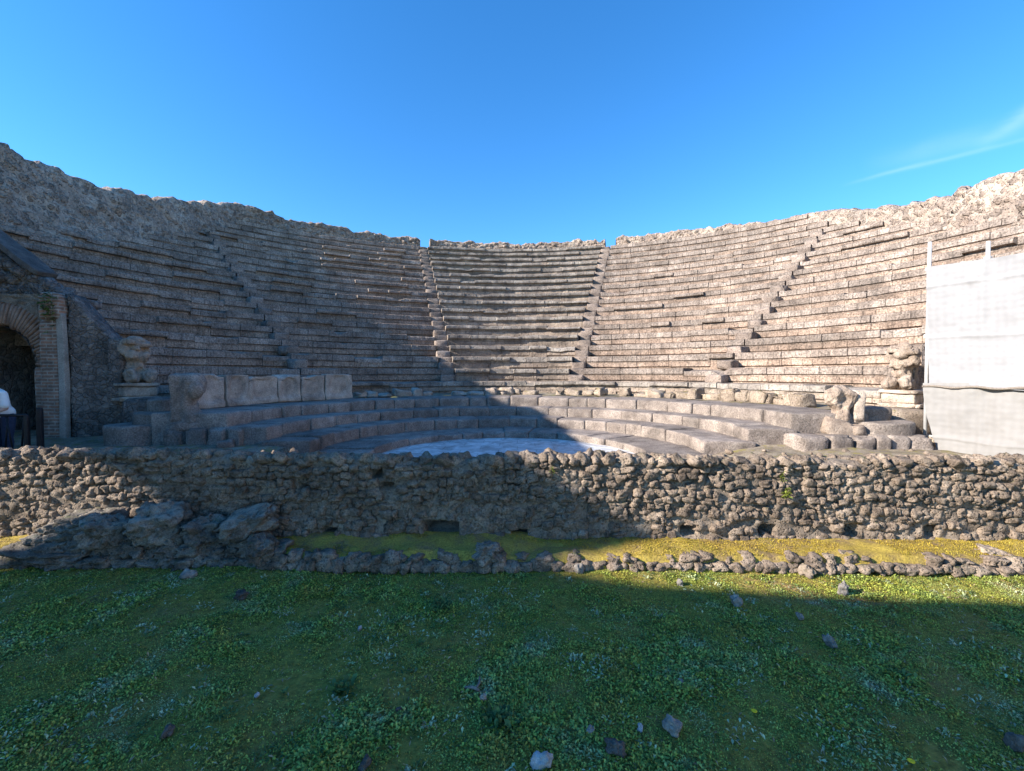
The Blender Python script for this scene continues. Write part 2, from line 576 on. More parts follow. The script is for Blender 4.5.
M['ground'] = ground_mat()
M['grass'] = leaf_mat('clover_turf', [(0.28, (0.467, 0.355, 0.081)), (0.39, (0.406, 0.365, 0.071)), (0.48, (0.315, 0.365, 0.066)), (0.57, (0.325, 0.385, 0.101)), (0.64, (0.427, 0.457, 0.203)), (0.72, (0.533, 0.533, 0.365))], 3.2, 0.8)
M['blade'] = leaf_mat('grass_blade', [(0.3, (0.406, 0.406, 0.091)), (0.5, (0.304, 0.376, 0.081)), (0.7, (0.427, 0.467, 0.182))], 2.5, 0.5)
M['short_moss'] = leaf_mat('short_moss', [(0.3, (0.345, 0.243, 0.071)), (0.45, (0.406, 0.335, 0.061)), (0.6, (0.304, 0.335, 0.061)), (0.75, (0.406, 0.406, 0.182))], 6.0, 0.8)
M['pale_leaf'] = leaf_mat('pale_leaf', [(0.3, (0.365, 0.427, 0.203)), (0.7, (0.507, 0.528, 0.345))], 4.0, 0.6)
M['straw'] = leaf_mat('straw', [(0.3, (0.457, 0.365, 0.224)), (0.7, (0.365, 0.254, 0.132))], 9.0, 0.5)
M['weed'] = leaf_mat('weed_leaf', [(0.3, (0.10, 0.16, 0.05)), (0.7, (0.15, 0.23, 0.07))], 3.0)
M['wall_weed'] = leaf_mat('wall_weed_leaf', [(0.3, (0.17, 0.22, 0.04)), (0.7, (0.25, 0.27, 0.05))], 3.0)
M['moss'] = leaf_mat('yellow_moss', [(0.3, (0.30, 0.20, 0.05)), (0.5, (0.42, 0.31, 0.04)), (0.7, (0.34, 0.30, 0.05))], 2.2)


def floor_mat():
    m, t, b = new_mat('marble_paving')
    pos = t.n('ShaderNodeNewGeometry').outputs['Position']
    br = t.n('ShaderNodeTexBrick')
    br.inputs['Scale'].default_value = 1
    br.inputs['Brick Width'].default_value = 0.75
    br.inputs['Row Height'].default_value = 0.42
    br.inputs['Mortar Size'].default_value = 0.01
    br.inputs['Color1'].default_value = (0.58, 0.57, 0.55, 1)
    br.inputs['Color2'].default_value = (0.52, 0.52, 0.51, 1)
    br.inputs['Mortar'].default_value = (0.38, 0.37, 0.35, 1)
    t.l(pos, br.inputs['Vector'])
    n = t.noise(pos, 2.6, 8, 0.72, 1.2)
    c = t.mix(1.0, br.outputs['Color'], t.grey(t.rng(n, 0.36, 0.62, 0.42, 1.3)), 'MULTIPLY')
    t.l(c, b.inputs['Base Color'])
    b.inputs['Roughness'].default_value = 0.45
    return m


M['floor'] = floor_mat()


def cloth_mat(name, colr, trans):
    m, t, b = new_mat(name)
    pos = t.n('ShaderNodeNewGeometry').outputs['Position']
    sx = t.n('ShaderNodeSeparateXYZ')
    t.l(pos, sx.inputs[0])
    w = t.noise(pos, 3.0, 6, 0.7)
    # woven mesh: fine ribs both ways
    r1 = t.math('SINE', t.math('MULTIPLY', sx.outputs[2], 70.0))
    r2 = t.math('SINE', t.math('MULTIPLY', sx.outputs[1], 70.0))
    rib = t.math('ADD', r1, r2)
    c = t.mix(1.0, colr, t.grey(t.rng(w, 0.3, 0.7, 0.93, 1.05)), 'MULTIPLY')
    c = t.mix(1.0, c, t.grey(t.rng(rib, -2, 2, 0.94, 1.03)), 'MULTIPLY')
    t.l(c, b.inputs['Base Color'])
    b.inputs['Roughness'].default_value = 0.75
    tr = t.n('ShaderNodeBsdfTranslucent')
    t.l(c, tr.inputs['Color'])
    mx = t.n('ShaderNodeMixShader')
    mx.inputs[0].default_value = trans
    t.l(b.outputs[0], mx.inputs[1])
    t.l(tr.outputs[0], mx.inputs[2])
    t.l(mx.outputs[0], m.node_tree.nodes['Material Output'].inputs['Surface'])
    bp = t.n('ShaderNodeBump')
    bp.inputs['Strength'].default_value = 0.3
    bp.inputs['Distance'].default_value = 0.02
    t.l(w, bp.inputs['Height'])
    t.l(bp.outputs[0], b.inputs['Normal'])
    return m


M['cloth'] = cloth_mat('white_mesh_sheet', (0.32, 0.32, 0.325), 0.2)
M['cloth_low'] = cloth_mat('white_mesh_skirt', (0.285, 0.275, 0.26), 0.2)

# ------------------------------------------------------------------ theatre measures
CX, DC = -0.19, 8.0                 # centre of the orchestra
R1, TREAD, RISE, Z1 = 8.2, 0.68, 0.457, 1.265
NROW = 17
WX = 13.35                          # inner face of the straight side walls
AIS1, AIS2, HW = 16.4, 49.3, 0.26


def pol(r, th, z):
    th = np.asarray(th, float)
    r = np.asarray(r, float)
    return np.stack(np.broadcast_arrays(CX + r * np.sin(th), DC + r * np.cos(th), np.asarray(z, float)), -1)


# ------------------------------------------------------------------ ground, floor
def ground_sheet():
    xs = np.concatenate([[-400, -120, -40, -16], np.linspace(-9, 9, 181), [16, 40, 120, 400]])
    ys = np.concatenate([[-400, -60, -12, -3], np.linspace(-1.5, 4.3, 59), [6, 12, 40, 140, 500]])
    X, Y = np.meshgrid(xs, ys, indexing='ij')
    Pn = np.stack([X, Y, X * 0], -1)
    Z = 0.022 * fbm(Pn, 0.9, 4, 4) * (np.abs(X) < 9) * (Y > -1.5) * (Y < 4.3) - 0.01
    o = add('ground', np.stack([X, Y, Z], -1).reshape(-1, 3), [gridq(len(xs), len(ys))], M['ground'], base=(0, 0, 0))
    tag(o, kind='structure')


def ground_z(x, y):
    return 0.022 * fbm(np.stack([x, y, x * 0], -1), 0.9, 4, 4) - 0.01


ground_sheet()

th = np.linspace(-math.pi / 2, math.pi / 2, 49)
edge = pol(2.6, th, 0.02)
front = np.array([[CX + 2.6, 5.2, 0.02], [CX - 2.6, 5.2, 0.02]])
ring = np.concatenate([edge, front])
cen = np.array([[CX, 7.4, 0.02]])
V = np.concatenate([cen, ring])
n = len(ring)
F = np.array([[0, 1 + (i + 1) % n, 1 + i] for i in range(n)])
tag(add('orchestra_floor', V, [F], M['floor'], base=(0, 0, 0), smooth=False), kind='structure')

# trodden earth between the front wall and the ends of the steps
xs = np.linspace(-13, 13, 150); ys = np.linspace(4.3, 9.2, 50)
X, Y = np.meshgrid(xs, ys, indexing='ij')
sm = np.clip((np.abs(X - CX) - 2.9) / 1.3, 0, 1); sm = sm * sm * (3 - 2 * sm)
Pn = np.stack([X, Y, X * 0], -1)
Z = 0.32 * sm + (0.04 * fbm(Pn, 1.3, 25, 5)) * sm - 0.004
tag(add('earth', np.stack([X, Y, Z], -1).reshape(-1, 3), [gridq(150, 50)], M['soil'], base=(0, 0, 0)), kind='structure')

# walkway between the honour steps and the seats
rr = np.array([5.9, 6.4, 6.9, 7.3, 7.7, 8.25])
tt = np.linspace(R(-84), R(84), 160)
RR, TT = np.meshgrid(rr, tt, indexing='ij')
Pw = pol(RR, TT, 0.86)
Pw[..., 2] += 0.03 * fbm(Pw, 1.6, 5, 4) + 0.01 * (RR - 5.9)
tag(add('walkway', Pw.reshape(-1, 3), [gridq(len(rr), len(tt))], M['soil'], base=(0, 0, 0)), kind='structure')


# ------------------------------------------------------------------ seat rows
def row_mesh(k, ta, tb, liprob, seed, r0=None, z0=None, rise=RISE, depth=0.72, smalllip=0.3, dx=0.07):
    r0 = R1 + TREAD * k if r0 is None else r0
    z0 = Z1 + RISE * k if z0 is None else z0
    L = (tb - ta) * r0
    if L < 0.25: return None
    rs = np.random.default_rng(seed)
    nb = max(1, int(L / 0.95))
    cuts = np.sort(np.clip((np.arange(1, nb) + rs.uniform(-0.3, 0.3, max(0, nb - 1))) / nb, 0, 1))
    u = np.linspace(0, 1, max(6, int(L / dx)))
    g = 0.012 / L                                         # joint notch half width
    u = np.sort(np.concatenate([u, cuts, cuts - g, cuts + g]))
    u = np.clip(u, 0, 1)
    blk = np.searchsorted(cuts, u, side='right')
    joint = np.zeros(len(u))
    for c in cuts: joint = np.maximum(joint, np.abs(u - c) < g * 0.5)
    nbk = len(cuts) + 1
    centre_u = (np.concatenate([[0], cuts]) + np.concatenate([cuts, [1]])) / 2
    lp = np.array([liprob(k, ta + (tb - ta) * c) for c in centre_u])
    lip = np.where(rs.uniform(0, 1, nbk) < lp, rs.uniform(0.75, 1.15, nbk), smalllip * rs.uniform(0.3, 1.2, nbk))
    drop = np.where(rs.uniform(0, 1, nbk) < 0.10, rs.uniform(0.03, 0.12, nbk), rs.uniform(0, 0.02, nbk))
    jut = rs.uniform(-0.014, 0.014, nbk)
    l_, d_, j_ = lip[blk], drop[blk], jut[blk]
    a = ta + (tb - ta) * u
    h = rise
    A = np.array([(0.08, -0.06), (0.075, 0.062 * h), (0.0, 0.09 * h), (0.0, 0.46 * h), (0.030, 0.49 * h), (0.030, 0.515 * h), (-0.006, 0.55 * h), (-0.006, 0.95 * h), (0.012, h), (0.25, h), (depth, h)])
    B = np.array([(0.03, -0.06), (0.02, 0.06 * h), (0.01, 0.3 * h), (0.015, 0.55 * h), (0.02, 0.64 * h), (-0.11, 0.67 * h), (-0.13, 0.76 * h), (-0.13, 0.93 * h), (-0.10, h), (0.25, h), (depth, h)])
    npf = len(A)
    prof = A[None] + (B - A)[None] * l_[:, None, None]
    Rr = r0 + prof[..., 0]
    Zz = z0 + prof[..., 1]
    top = np.array([0, 0, 0, 0, 0, .4, .7, 1, 1, 1, 0.5])
    Zz = Zz - d_[:, None] * top
    Rr = Rr + (j_[:, None] + 0.035 * joint[:, None]) * np.array([0, .3, .5, .5, .6, 1, 1, 1, 1, .3, 0])
    Zz = Zz - 0.02 * joint[:, None] * top * np.array([0] * 8 + [1, 1, .5])
    V = pol(Rr, a[:, None], Zz)
    # worn surface: lumps and knocked-off arrises
    nz = fbm(V, 2.2, 31 + seed % 7, 5)
    n2 = vnoise(V, 9.0, 77)
    wear = np.array([0, .5, .8, 1, 1, 1, 1, 1, .9, .5, .1])
    rad = np.stack([np.sin(a), np.cos(a)], -1)
    V[..., :2] += (0.010 * nz + 0.013 * n2)[..., None] * wear[None, :, None] * rad[:, None, :]
    chip = np.clip(fbm(V, 1.3, 55, 4) - 0.55, 0, 1) * np.array([0, 0, 0, 0, 0, .1, .3, .8, 1, .3, 0])
    V[..., 2] += 0.007 * (nz + n2) * np.array([0, 0, 0, 0, .3, .8, .5, .6, 1, .9, .3]) - 0.18 * chip
    uv = np.stack([np.broadcast_to((a * r0)[:, None], Rr.shape), np.clip((Zz - z0) / rise, 0.02, 0.98) + 2 * k + 10], -1)
    nu = len(u)
    F = gridq(nu, npf)[:, ::-1]
    Vf = V.reshape(-1, 3)
    ex, T = [], []
    for e, i in ((0, 0), (1, nu - 1)):                    # end faces
        b0 = len(Vf) + len(ex)
        ex.append(pol(r0 + depth, a[i], z0 - 0.06))
        ids = [i * npf + j for j in range(npf)]
        for j in range(npf - 1):
            T.append([b0, ids[j + 1], ids[j]] if e else [b0, ids[j], ids[j + 1]])
    Vf = np.concatenate([Vf, np.array(ex).reshape(-1, 3)])
    uvf = np.concatenate([uv.reshape(-1, 2), np.zeros((2, 2))])
    return Vf, [F, np.array(T)], uvf


def bank(name_label, side, kind, seed, liprob, mat, smalllip):
    mid = {'c': 0, 'i': 33, 'o': 68}[kind] * side
    root = thing('seating_bank', pol(R1, R(mid), Z1 - 0.06).tolist(), name_label, 'seating', 'stone seating banks of the theatre')
    for k in range(NROW):
        r = R1 + TREAD * k
        hw = math.asin(HW / r)
        lim = math.acos(1.0 / r)
        if r > WX: lim = min(lim, math.asin(min(1.0, (WX + 0.45) / r)))
        if kind == 'c': ta, tb = R(-AIS1) + hw, R(AIS1) - hw
        elif kind == 'i': ta, tb = R(AIS1) + hw, min(R(AIS2) + hw * 0.6, lim)
        else: ta, tb = R(AIS2) + hw * 0.6 + 0.004, lim
        if side < 0: ta, tb = -tb, -ta
        q = row_mesh(k, ta, tb, liprob, seed + k, smalllip=smalllip, r0=r - (0.2 if kind == 'c' else 0), depth=0.9 if kind == 'c' else 0.72)
        if q is None: continue
        add('seat_row', q[0], q[1], mat, root, q[2], smooth=False)
    return root


def lip_c(k, t_): return 0.86 if k > 1 else 0.6


def lip_left_in(k, t_):
    d = math.degrees(t_)
    if k >= 7 and d > -33 + (16 - k) * -0.3 and k < 15: return 0.75
    if k in (7, 8, 9) and d < -36: return 0.55
    return 0.1


def lip_left_out(k, t_): return 0.6 if 6 <= k <= 9 else 0.12


def lip_right(k, t_): return 0.04


bank('central seating bank facing the orchestra, its ledges overhanging with dark shadows beneath', 0, 'c', 100, lip_c, M['cap'], 0.5)
bank('shaded seating bank just left of the central one, broken ledges near its top right', -1, 'i', 200, lip_left_in, M['tufa'], 0.22)
bank('sunlit seating bank just right of the central one with plain flush rows', 1, 'i', 300, lip_right, M['tufa'], 0.22)
bank('shaded leftmost seating bank running in behind the brick archway', -1, 'o', 400, lip_left_out, M['tufa'], 0.25)
bank('sunlit rightmost seating bank running in behind the white sheeting', 1, 'o', 500, lip_right, M['tufa'], 0.22)

# low podium step below the first seats
for lab, ta, tb, sd in (('shaded low podium step with dark slots below the first seats', -83, -2, 600), ('sunlit low podium step below the first seats on the right', -1.9, 83, 640)):
    q = row_mesh(-1, R(ta), R(tb), lambda k, t_: 0.35, sd, r0=7.5, z0=0.90, rise=0.385, depth=0.75, smalllip=0.3)
    o = add('podium_step', q[0], q[1], M['cap'], None, q[2], smooth=False)
    tag(o, lab, 'stone step')

# stairs between the banks
stair_labels = {
    (-1, 1): 'narrow stairway left of the central bank, its step edges catching sunlight',
    (1, 1): 'narrow sunlit stairway right of the central bank with black shadows beside its steps',
    (-1, 2): 'dim stairway in the shaded left half, above the backrest slabs',
    (1, 2): 'sunlit stairway in the right half climbing toward the rubble rim',
}
for (sd, idx), lab in stair_labels.items():
    a = R((AIS1 if idx == 1 else AIS2) * sd)
    root = thing('stairway', pol(R1, a, Z1 - 0.05).tolist(), lab, 'stairs', 'stairways between the seating banks')
    if idx == 2:                                          # one half-height block against every riser
        for j in range(14):
            r = R1 + TREAD * j
            hh = RISE * random.uniform(0.47, 0.56)
            ww = random.uniform(0.44, 0.52)
            mb = MB().block(pol(r - 0.20, a + sd * (0.30 - ww / 2) / r, Z1 + RISE * j + hh / 2 - 0.03), (ww, 0.52 + random.uniform(-.04, .04), hh + 0.06), (random.uniform(-.03, .03), random.uniform(-.04, .04), -a + random.uniform(-.06, .06)), j * 7 + 62 + sd, 5, 18, 0.02, 3.5)
            mb.build('step', M['stair'], root)
        continue
    for j in range(34):
        r = R1 - 0.30 + 0.34 * j
        zt = Z1 + RISE / 2 * (j + 1) + random.uniform(-0.015, 0.01)
        if random.random() < 0.06: zt -= 0.09
        mb = MB().block(pol(r + 0.235 + random.uniform(-0.025, 0.025), a + random.uniform(-.012, .012) / r, zt - 0.17), (2 * HW + random.uniform(-.03, .03), 0.50, 0.34), (random.uniform(-.02, .02), random.uniform(-.02, .02), -a + random.uniform(-.03, .03)), j * 7 + 31 + sd, 5, 26, 0.012, 3.5)
        mb.build('step', M['stair'], root)
    # packed core under the flight so no gap shows
    core = []
    for u_ in (0, 1.0):
        r = R1 - 0.20 + 0.34 * 34 * u_
        z = Z1 - 0.15 + RISE / 2 * 34 * u_
        for s_ in (-1, 1):
            core.append(pol(r, a, z) + s_ * (HW + 0.02) * np.array([math.cos(a), -math.sin(a), 0]))
    add('stair_core', np.array(core), [np.array([[0, 1, 3, 2]])], M['stair'], root)


# ------------------------------------------------------------------ rubble rim walls
def rim_path(s0, s1, step):
    """points along the inner face, from the left front corner round to the right one; s in metres along"""
    rad = 19.78
    tc = math.asin(WX / rad)
    ystart = 7.0
    ycorner = DC + rad * math.cos(tc)
    La = ycorner - ystart
    Lb = 2 * tc * rad
    return rad, tc, ystart, La, Lb


RAD, TC, YS, LA, LB = rim_path(0, 0, 0)


def rim_point(s):
    s = np.asarray(s, float)
    x = np.where(s < LA, -WX, np.where(s < LA + LB, RAD * np.sin((s - LA) / RAD - TC), WX))
    y = np.where(s < LA, YS + s, np.where(s < LA + LB, DC + RAD * np.cos((s - LA) / RAD - TC), YS + LA - (s - LA - LB)))
    nx = np.where(s < LA, -1.0, np.where(s < LA + LB, np.sin((s - LA) / RAD - TC), 1.0))   # outward
    ny = np.where((s < LA) | (s > LA + LB), 0.0, np.cos((s - LA) / RAD - TC))
    return x, y, nx, ny


def top_z(s):
    x, y, nx, ny = rim_point(s)
    E0 = 1.545
    yl = [-3, 7, 11.7, 12.9, 14.5, 16.5, 18.9, 21, 22.6]
    zl = [6.35, 6.3, 6.15, 6.15, 6.2, 6.5, 7.25, 7.95, 8.45]
    zr = [5.3, 5.35, 5.45, 5.55, 5.65, 6.0, 6.85, 7.35, 7.75]
    left = np.interp(y, yl, zl) + E0
    right = np.interp(y, yl, zr) + E0
    t_ = (s - LA) / RAD - TC
    arc = np.interp(t_, [-TC, -0.70, -0.67, -0.5, -0.29, -0.285, 0, 0.285, 0.29, 0.6, TC], [8.45, 8.38, 8.12, 8.15, 8.05, 8.12, 7.98, 8.10, 8.15, 7.95, 7.65]) + E0
    return np.where(s < LA, left, np.where(s < LA + LB, arc, right))


def rim_wall(s0, s1, label, seed):
    ds = 0.085
    ns = max(8, int((s1 - s0) / ds))
    s = np.linspace(s0, s1, ns)
    x, y, nx, ny = rim_point(s)
    rr_ = np.hypot(x, y - DC)
    zb = np.where((s > LA) & (s < LA + LB), Z1 + RISE * NROW - 0.35, Z1 + (np.maximum(rr_, 8.5) - R1) / TREAD * RISE - 0.55)
    P3 = np.stack([x, y, x * 0], -1)
    zt = top_z(s) + 0.10 * fbm(P3, 1.4, seed, 5) + 0.05 * vnoise(P3, 5.0, seed + 3)
    nh = 34
    hs = np.linspace(0, 1, nh)
    Z = zb[:, None] + (zt - zb)[:, None] * hs[None]
    lean = np.where((s > LA) & (s < LA + LB), 0.05, 0.20)[:, None] * (Z - zb[:, None])
    side = np.where((s > LA) & (s < LA + LB), 0.0, 1.0)[:, None]
    Q = np.stack([np.broadcast_to(x[:, None], Z.shape), np.broadcast_to(y[:, None], Z.shape), Z], -1)
    f1, f2, cid = worley(Q, 4.2, seed)
    f1b, f2b, cb = worley(Q, 8.5, seed + 2)
    bump = 0.26 * np.clip(f2 - f1, 0, 0.5) * (0.3 + cid) + 0.06 * np.clip(f2b - f1b, 0, 0.5) + 0.05 * fbm(Q, 2.5, seed + 4, 4)
    big = 0.20 * fbm(Q, 0.45, seed + 6, 3) * side
    off = lean - bump + big - 0.02
    Q[..., 0] += nx[:, None] * off
    Q[..., 1] += ny[:, None] * off
    # rounded crest, top and outer face
    thick = 0.85
    crest = []
    for (o_, dz) in ((0.10, 0.05), (0.3, 0.07), (0.55, 0.03), (thick, -0.06), (thick + 0.05, -2.5), (thick + 0.3, -9.5)):
        c = Q[:, -1, :].copy()
        c[:, 0] += nx * o_
        c[:, 1] += ny * o_
        w = worley(c, 4.2, seed + 8)
        c[:, 2] += dz + (0.10 * (w[1] - w[0]) + 0.07 * vnoise(c, 4.0, seed + 9)) * (dz > -1)
        if dz < -1: c[:, 2] = np.maximum(c[:, 2], -0.2)
        crest.append(c)
    V = np.concatenate([Q, np.stack(crest, 1)], 1)
    nv = V.shape[1]
    F = [gridq(ns, nv)[:, ::-1]]
    Vf = V.reshape(-1, 3)
    T, ex = [], []
    for e, i in ((0, 0), (1, ns - 1)):
        b0 = len(Vf) + len(ex)
        ex.append(V[i].mean(0) + np.array([0, 0, 0.0]))
        for j in range(nv - 1):
            q = [i * nv + j, i * nv + j + 1]
            T.append([b0, q[1], q[0]] if e else [b0, q[0], q[1]])
        T.append([b0, i * nv, i * nv + nv - 1] if e else [b0, i * nv + nv - 1, i * nv])
    Vf = np.concatenate([Vf, np.array(ex)])
    o = add('rim_wall', Vf, F + [np.array(T)], M['rubble'])
    return tag(o, label, 'wall', 'rubble walls round the rim of the theatre')


sA = LA + (R(-AIS1) + TC) * RAD
sB = LA + (R(AIS1) + TC) * RAD
rim_wall(0.0, sA - 0.30, 'shaded rubble rim wall sweeping round the left half to the sky notch', 41)
rim_wall(sA + 0.30, sB - 0.32, 'short straight topped rim parapet above the central seating bank', 47)
rim_wall(sB + 0.32, LA + LB + LA, 'sunlit pale rubble rim wall sweeping round the right half', 53)

# the four walls of the roofless hall that stand beyond the picture (the left and rear ones cast the shade on the stage)
def flat_wall(name, p0, p1, z0, z1a, z1b, thick, label, seed, mat, hole=None):
    p0, p1 = np.array(p0, float), np.array(p1, float)
    L = np.linalg.norm(p1 - p0)
    d = (p1 - p0) / L
    nrm = np.array([d[1], -d[0]])
    mb = MB()

    def slab(a, b, za, zb, zc):
        # a..b along, from za up to zb (at a) / zc (at b)
        nu = max(4, int((b - a) / 0.3))
        us = np.linspace(a, b, nu)
        prof = [(0, 0.0), (0, 0.25), (0, 0.5), (0, 0.75), (0, 1.0), (1, 1.0), (1, 0.0)]
        V = np.zeros((nu, len(prof), 3))
        tz = np.interp(us, [a, b], [zb, zc]) + (0.10 * fbm(np.stack([us, us * 0 + seed, us * 0], -1), 0.9, seed, 4) if zb == z1a or zc == z1b else 0)
        for i, (o_, h_) in enumerate(prof):
            V[:, i, 0] = p0[0] + d[0] * us + nrm[0] * thick * o_
            V[:, i, 1] = p0[1] + d[1] * us + nrm[1] * thick * o_
            V[:, i, 2] = za + (tz - za) * h_
        F = [gridq(nu, len(prof))]
        mb.put(V.reshape(-1, 3), F)
        for i in (0, nu - 1):
            mb.put(V[i], np.array([[0, 4, 5, 6]]))

    zi = lambda u: z1a + (z1b - z1a) * u / L
    if hole:
        h0, h1, hz = hole
        slab(0, h0, z0, z1a, zi(h0))
        slab(h1, L, z0, zi(h1), z1b)
        slab(h0, h1, hz, zi(h0), zi(h1))
    else:
        slab(0, L, z0, z1a, z1b)
    o = mb.build(name, mat, None, smooth=False)
    return tag(o, label, 'wall')


flat_wall('side_wall', (-13.5, -1.6), (-13.5, 7.2), -0.1, 7.82, 7.82, -0.7, 'tall side wall with a wide doorway at the left of the stage', 3, M['rubble'], hole=(1.35, 4.95, 6.25))
flat_wall('stage_wall', (-14.2, -1.5), (-6.0, -1.5), -0.1, 7.12, 5.95, 0.8, 'tall stage building wall behind the lawn', 5, M['rubble'])

flat_wall('end_wall', (13.6, -7.0), (13.6, 6.9), -0.1, 6.8, 6.9, 0.7, 'tall side wall at the right of the stage', 9, M['panel'])  # unseen; added in pale stone to bounce warm sunlight into the shaded stage

# ------------------------------------------------------------------ honour steps: four wide rings of blocks
ring_z = [(2.45, 0.165), (3.40, 0.395), (4.15, 0.615), (4.85, 0.855)]
ring_labels = ['lowest and innermost curved step, edging the pale orchestra floor', 'second curved step from the orchestra floor', 'third curved step from the orchestra floor', 'topmost wide curved step, in front of the backrest slabs']


def sector_block(mb, r0, r1, a0, a1, z0, z1, seed, n=7, amp=0.012, p=14):
    v, f = rbox(n, p)
    rm = (r0 + r1) / 2
    a = (a0 + a1) / 2 + v[:, 0] * (a1 - a0) / 2
    r = rm + v[:, 1] * (r1 - r0) / 2
    z = (z0 + z1) / 2 + v[:, 2] * (z1 - z0) / 2
    V = pol(r, a, z)
    o = np.array([seed * 3.71, seed * 1.93, seed * 7.17]) % 97
    wr = edge_wear(v, V + o, 0.018)[:, 0]
    V[:, 2] -= wr * np.maximum(0, v[:, 2]) * 0.7
    V[:, :2] += (wr * -np.minimum(0, v[:, 1]))[:, None] * np.stack([np.sin(a), np.cos(a)], 1)
    V = V + amp * np.stack([fbm(V + o, 3.2, 41, 4), fbm(V + o, 3.2, 42, 4), 0.7 * fbm(V + o, 3.2, 43, 4)], 1)
    mb.put(V, f)


for i, (r0, zt) in enumerate(ring_z):
    r1 = ring_z[i + 1][0] + 0.12 if i < 3 else 6.15
    zb = ring_z[i - 1][1] - 0.03 if i else -0.02
    root = thing('curved_step', (CX, DC + r0, zb), ring_labels[i], 'stone step', 'wide curved steps round the orchestra')
    amax = math.pi / 2 + math.asin(0.38 / r0)
    nb = int(2 * amax * r0 / (0.60 + 0.03 * i))
    w = np.array([random.uniform(0.7, 1.35) for _ in range(nb)])
    cuts = -amax + 2 * amax * np.concatenate([[0], np.cumsum(w)]) / w.sum()
    for j in range(nb):
        g = 0.003 / r0
        mb = MB()
        jit = random.uniform(-0.022, 0.022)
        sector_block(mb, r0 + jit, r1, cuts[j] + g, cuts[j + 1] - g, -0.03, zt + random.uniform(-0.014, 0.012), i * 100 + j, 7, 0.008, random.uniform(24, 44))
        mb.build('stone_block', M['basalt'], root)

# broken parapet foundation behind the top step
def parapet(a0, a1, label, mat, seed, hmin, hmax):
    rs = random.Random(seed)
    root = thing('ruined_parapet', pol(6.35, R((a0 + a1) / 2), 0.85).tolist(), label, 'ruined wall')
    a = a0
    while a < a1:
        wd = rs.uniform(0.22, 0.62)
        da = math.degrees(wd / 6.35)
        if rs.random() < 0.9:
            h = rs.uniform(hmin, hmax)
            mb = MB()
            c = pol(6.35 + rs.uniform(-0.08, 0.18), R(a + da / 2), 0.85 + h / 2 - 0.03)
            mb.block(c, (wd * 0.95, rs.uniform(0.3, 0.5), h), (rs.uniform(-.12, .12), rs.uniform(-.10, .10), -R(a + da / 2) + rs.uniform(-.15, .15)), rs.randint(0, 999), 5, rs.uniform(6, 14), 0.05, 4.0)
            mb.build('stone_block', mat, root)
        a += da
    return root


parapet(-44, -4, 'shaded broken foundation stones along the back of the top step', M['panel'], 3, 0.10, 0.26)
parapet(-3.6, 41, 'sunlit broken foundation stones behind the top step, right of the shadow edge', M['lime'], 5, 0.14, 0.30)
parapet(41.5, 80, 'loose yellowish blocks strewn behind the right end of the top step', M['lime'], 8, 0.16, 0.34)

# ------------------------------------------------------------------ upright backrest slabs on the left
root = thing('backrest', pol(6.1, R(-66), 0.85).tolist(), 'row of upright worn backrest slabs standing along the left end of the top step', 'backrest')
bounds = [-86, -79.2, -73.6, -66.2, -60.3, -54.0, -46.5]
for j in range(6):
    mb = MB()
    a0, a1 = R(bounds[j]) + 0.002, R(bounds[j + 1]) - 0.002
    v, f = rbox(20, 26)
    am, aw = (a0 + a1) / 2, (a1 - a0) / 2
    r = 6.10 + v[:, 1] * 0.13 + random.uniform(-0.02, 0.02)
    ht = 0.66 + random.uniform(-0.015, 0.015)
    z = 0.85 + (v[:, 2] + 1) / 2 * ht
    # worn sunk oval on the face, proud margin and base moulding
    fx, fz = v[:, 0], v[:, 2]
    oval = np.clip(1.15 - (fx / 0.72) ** 2 - ((fz - 0.1) / 0.82) ** 2, 0, 1) * (v[:, 1] < -0.5)
    r = r + 0.05 * np.minimum(1, oval * 2.5) * (0.6 + 0.4 * (j % 2)) - 0.035 * (fz < -0.62) * (v[:, 1] < -0.5)
    a = am + v[:, 0] * aw
    V = pol(r, a, z)
    V = V + 0.016 * np.stack([fbm(V + j, 4, 61, 4), fbm(V + j, 4, 62, 4), fbm(V + j, 3, 63, 4)], 1)
    V[:, 2] -= 0.10 * np.clip(fbm(V, 2.0, 66 + j, 3) - 0.25, 0, 1) * (v[:, 2] > 0.7)
    mb.put(V, f)
    mb.build('slab', M['panel'], root)


# ------------------------------------------------------------------ carved pieces: remeshed solids
def solid(name, mb, mat, parent=None, voxel=0.02, smooth=4, rough=0.0, seed=0, base=None):
    o = mb.build(name, mat, parent, True, base)
    m1 = o.modifiers.new('remesh', 'REMESH')
    m1.mode = 'VOXEL'
    m1.voxel_size = voxel
    m1.use_smooth_shade = True
    if smooth:
        m2 = o.modifiers.new('smooth', 'SMOOTH')
        m2.iterations = smooth
        m2.factor = 0.5
    bpy.context.view_layer.update()
    dg = bpy.context.evaluated_depsgraph_get()
    me = bpy.data.meshes.new_from_object(o.evaluated_get(dg))
    o.modifiers.clear()
    old = o.data
    o.data = me
    me.name = name
    bpy.data.meshes.remove(old)
    if rough:
        n_ = len(me.vertices)
        co = np.zeros(n_ * 3, np.float32)
        me.vertices.foreach_get('co', co)
        co = co.reshape(-1, 3).astype(float)
        nr = np.zeros(n_ * 3, np.float32)
        me.vertices.foreach_get('normal', nr)
        co += nr.reshape(-1, 3) * (rough * fbm(co + seed, 6.0, seed, 5))[:, None]
        me.vertices.foreach_set('co', co.astype(np.float32).ravel())
        me.update()
    me.polygons.foreach_set('use_smooth', np.ones(len(me.polygons), bool))
    return o


def ell(mb, c, r, rot=(0, 0, 0), sub=3):
    v, f = ICO[sub]
    mb.put((v * np.asarray(r)) @ rotm(*rot).T + np.asarray(c), f)


